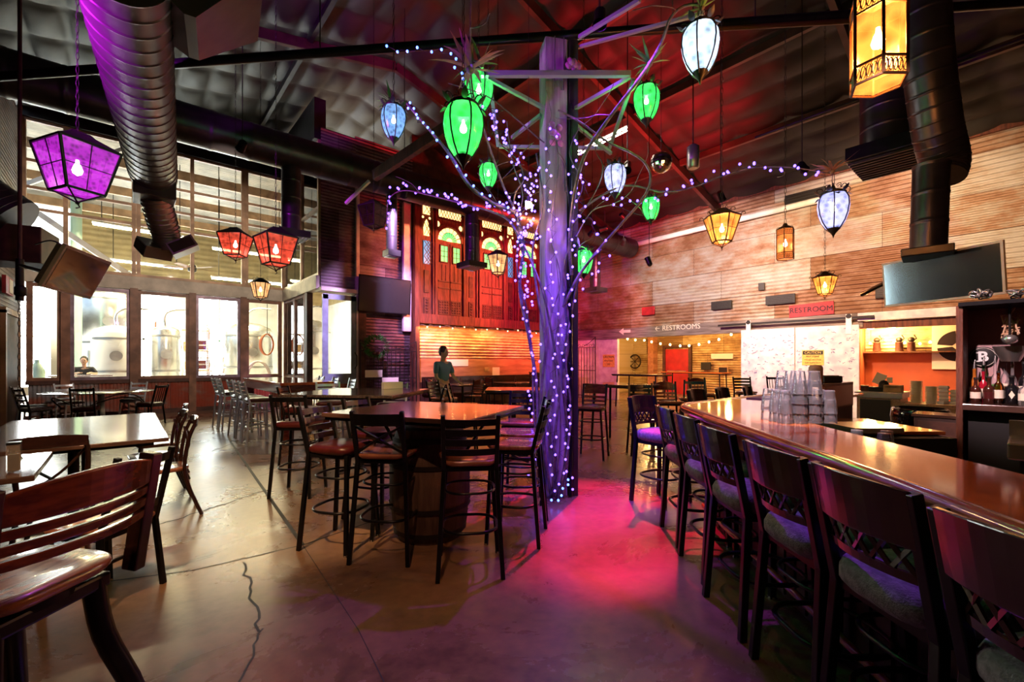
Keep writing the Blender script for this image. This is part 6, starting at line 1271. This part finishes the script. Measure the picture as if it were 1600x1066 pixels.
for sx in (-1, 1):
    for sy in (-1, 1): B('upright', 'frame_brown', sf, (sx * .85, sy * .25, 1.5), (.05, .05, 3.0))
random.seed(12)
for k, (i, z) in enumerate([(i, z) for z in (.325, 1.125, 1.925) for i in range(4)]):
    tag(MB().box((1.7 - .6 + i * .4, 22.2, z + .16 + (.03 if i % 2 else 0)), (.34, .36, .30 + .06 * (i % 2))).build('storage_box', ['cardboard', 'paper', 'vinyl_red', 'paper'][(i + k) % 4]), 'storage box on the %s shelf of the rack, %s' % ({.325: 'bottom', 1.125: 'middle', 1.925: 'upper'}[z], ['at the left end', 'second from the left', 'third from the left', 'at the right end'][i]), 'box', 'boxes on the brewery rack')
gt = thing('service_column', 'pale green column standing in the brewery behind the left panes', 'column', (-1.25, 20.4, 0)); mat('pale_green', (.35, .50, .42), .5); MB().tube([(0, 0, 0), (0, 0, 7.9)], .14, 12).build('shaft', 'pale_green', gt)
hs = thing('hose_loop', 'coil of orange hose hanging by the kettle', 'hose', (3.45, 16.16, 2.0)); b = MB()
for k in range(4): b.tube([((.17 + .012 * k) * math.cos(a), .03 * k, .34 * math.sin(a)) for a in [2 * math.pi * i / 18 for i in range(18)]], .022, 6, closed=True)
b.build('coil', 'hose_orange', hs); MB().tube([(0, 0, .34), (0, 0, 1.45)], .01, 5).build('hook', 'iron', hs)
hw = thing('hose_loop', 'arched white hose looping above the communal table', 'hose', (3.3, 16.8, .0)); b = MB()
for k in range(2): b.tube([(.34 + .06 * k, .05 * k, 0)] + [(.34 * math.cos(a) + .06 * k, .05 * k, .9 + .55 * math.sin(a)) for a in [math.pi * i / 12 for i in range(13)]] + [(-.34 + .06 * k, .05 * k, 0)], .03, 7)
b.build('loop', 'white_plastic', hw)
ut = thing('patio_table', 'high drinks table behind the glass where a person sits', 'table', (-.95, 17.45, 0)); B('top', 'steel', ut, (0, 0, 1.05), (1.3, .6, .04)); B('column', 'iron', ut, (0, 0, .52), (.08, .08, 1.04)); B('base', 'iron', ut, (0, 0, .02), (.6, .4, .04))
gc_ = thing('gas_cylinder', 'green gas cylinder outside the far left pane', 'cylinder', (-1.8, 17.2, 0)); MB().lathe([(.15, 0), (.16, .05), (.16, 1.2), (.08, 1.38), (.05, 1.42), (.05, 1.5)], n=16).build('body', 'pale_green', gc_)
# ------------------------------------------------------------------ people
def skin(name, J, E, m, parent=None, sub=2, root=0):
    me = bpy.data.meshes.new(name); me.from_pydata([j[:3] for j in J], E, []); o = bpy.data.objects.new(name, me); C.objects.link(o); me.materials.append(MATS[m])
    sk = o.modifiers.new('skin', 'SKIN'); sk.use_smooth_shade = True
    for v, j in zip(me.skin_vertices[0].data, J): v.radius = (j[3], j[4] if len(j) > 4 else j[3])
    me.skin_vertices[0].data[root].use_root = True; s_ = o.modifiers.new('sub', 'SUBSURF'); s_.levels = s_.render_levels = sub
    if parent is not None: o.parent = parent
    return o
def head(t, c, rz, hr=.105):
    b = MB(); b.ball((0, 0, 0), hr, 18, 12, (.76, .92, 1.12)); 
    b.ball((0, .088, -.012), .016, 8, 6, (.8, 1.2, 1.6))
    for s in (-1, 1): b.ball((s * .080, -.005, -.01), .026, 8, 6, (.35, .8, 1.2))
    b.tube([(0, -.01, -.07), (0, -.03, -.20)], .052, 12); M = Matrix.Translation(c) @ Matrix.Rotation(rz, 4, 'Z'); b.xf(M); o = b.build('head', 'skin', t)
    e = MB()
    for s in (-1, 1): e.ball((s * .032, .084, .012), .011, 8, 6)
    e.xf(M).build('eyes', 'black_gloss', o); mo = MB(); mo.ball((0, .086, -.052), .022, 8, 5, (1, .3, .25)); mo.xf(M).build('mouth', 'vinyl_red', o)
    h = MB(); h.ball((0, -.018, .028), hr * 1.07, 18, 10, (.80, .93, 1.08)); h.v = [(x, y if y < .06 else .06, z if z > -.035 or y < -.02 else -.035 + .2 * (z + .035)) for x, y, z in h.v]; h.xf(M).build('hair', 'hair', t)
def hand(J, E, wrist, d, palm, n_root):
    pass
def person(label, loc, rz, shirt, trousers, pose):
    t = thing('person', label, 'person', loc, rz); J = pose['J']; E = pose['E']; o = skin('body', J, E, 'skin', t)
    TJ = pose['shirt']; skin('shirt', TJ[0], TJ[1], shirt, t); PJ = pose['trousers']; skin('trousers', PJ[0], PJ[1], trousers, t)
    sh = MB()
    for f in pose['feet']: sh.ball(f, .09, 12, 8, (.55, 1.45, .55))
    sh.build('shoes', 'black_matt', t); head(t, Vector(pose['head']), pose.get('hz', 0)); return t
def handj(J, E, wi, w, d, side):     # palm and five unequal fingers as chains from the wrist
    w, d = Vector(w), Vector(d).normalized(); s = Vector(side).normalized(); n = d.cross(s); k = len(J); J.append((*(w + d * .05), .026, .014)); E.append((wi, k)); p = k
    for q, (off, L) in enumerate(((-.030, .066), (-.010, .078), (.010, .072), (.030, .056))):
        a = w + d * .088 + s * off; b_ = a + d * L * .55 - n * .008; c = a + d * L * .9 - n * .03; i = len(J); J += [(*a, .0095), (*b_, .0085), (*c, .0075)]; E += [(p, i), (i, i + 1), (i + 1, i + 2)]
    a = w + d * .035 - s * .035; b_ = a + d * .03 - s * .022 - n * .01; i = len(J); J += [(*a, .012), (*b_, .009)]; E += [(p, i), (i, i + 1)]
def standing():
    J = [(0, 0, .95, .13, .10), (0, .01, 1.15, .12, .09), (0, 0, 1.36, .13, .09), (0, 0, 1.47, .055), (.10, 0, .88, .085), (.11, .02, .48, .055), (.12, 0, .10, .035), (-.10, 0, .88, .085), (-.11, .05, .48, .055), (-.12, .04, .10, .035), (.17, 0, 1.40, .055), (.24, .04, 1.13, .040), (.22, .22, .99, .026), (-.17, 0, 1.40, .055), (-.26, .05, 1.13, .040), (-.20, .26, 1.02, .026)]
    E = [(0, 1), (1, 2), (2, 3), (0, 4), (4, 5), (5, 6), (0, 7), (7, 8), (8, 9), (2, 10), (10, 11), (11, 12), (2, 13), (13, 14), (14, 15)]
    handj(J, E, 12, (.22, .22, .99), (-.1, .9, -.25), (1, 0, 0)); handj(J, E, 15, (-.20, .26, 1.02), (.1, .9, -.25), (-1, 0, 0))
    S = ([(0, 0, .98, .145, .115), (0, .01, 1.15, .14, .11), (0, 0, 1.37, .15, .105), (.18, 0, 1.40, .070), (.235, .035, 1.18, .058), (-.18, 0, 1.40, .070), (-.25, .045, 1.18, .058)], [(0, 1), (1, 2), (2, 3), (3, 4), (2, 5), (5, 6)])
    P = ([(0, 0, .94, .14, .115), (.10, 0, .86, .10), (.11, .02, .48, .07), (.12, 0, .10, .058), (-.10, 0, .86, .10), (-.11, .05, .48, .07), (-.12, .04, .10, .058)], [(0, 1), (1, 2), (2, 3), (0, 4), (4, 5), (5, 6)])
    return dict(J=J, E=E, shirt=S, trousers=P, feet=[(.12, .05, .05), (-.12, .09, .05)], head=(0, .03, 1.635), hz=.3)
def seated():
    J = [(0, 0, .80, .13, .10), (0, .01, .98, .12, .09), (0, .02, 1.20, .13, .09), (0, .03, 1.31, .055), (.10, .06, .80, .08), (.12, .46, .80, .055), (.12, .46, .38, .035), (-.10, .06, .80, .08), (-.12, .46, .80, .055), (-.12, .46, .38, .035), (.17, .02, 1.24, .055), (.27, .10, 1.08, .040), (.12, .32, 1.12, .026), (-.17, .02, 1.24, .055), (-.27, .12, 1.08, .040), (-.12, .34, 1.12, .026)]
    E = [(0, 1), (1, 2), (2, 3), (0, 4), (4, 5), (5, 6), (0, 7), (7, 8), (8, 9), (2, 10), (10, 11), (11, 12), (2, 13), (13, 14), (14, 15)]
    handj(J, E, 12, (.12, .32, 1.12), (-.3, .9, -.05), (1, 0, 0)); handj(J, E, 15, (-.12, .34, 1.12), (.3, .9, -.05), (-1, 0, 0))
    S = ([(0, 0, .82, .145, .115), (0, .01, .98, .14, .11), (0, .02, 1.21, .15, .105), (.18, .02, 1.24, .070), (.265, .10, 1.09, .055), (-.18, .02, 1.24, .070), (-.265, .12, 1.09, .055)], [(0, 1), (1, 2), (2, 3), (3, 4), (2, 5), (5, 6)])
    P = ([(0, 0, .80, .14, .115), (.10, .08, .80, .10), (.12, .46, .80, .07), (.12, .46, .40, .058), (-.10, .08, .80, .10), (-.12, .46, .80, .07), (-.12, .46, .40, .058)], [(0, 1), (1, 2), (2, 3), (0, 4), (4, 5), (5, 6)])
    return dict(J=J, E=E, shirt=S, trousers=P, feet=[(.12, .52, .34), (-.12, .52, .34)], head=(0, .06, 1.47), hz=-.2)
person('person in a blue grey top standing between the tables below the carved screen', W(-1.45, 9.4), ang(.8, -.6), 'shirt_blue', 'trousers_grey', standing())
person('dark haired person in black seated beyond the glass at the high drinks table', (-.95, 18.10, 0), R(185), 'shirt_black', 'trousers_grey', seated())
sb = thing('bar_stool', 'stool under the person seated beyond the glass', 'bar stool', (-.95, 18.10, 0)); MB().lathe([(.17, .66), (.18, .68), (.18, .70), (.16, .71)], n=18).build('seat', 'wood_dark', sb)
for k in range(4): a = k * 1.571 + .78; MB().tube([(.22 * math.cos(a), .22 * math.sin(a), 0), (.13 * math.cos(a), .13 * math.sin(a), .66)], .014, 6).build('leg', 'black_metal', sb)
ring(sb, 'black_metal', .34, .17, .17, .010)
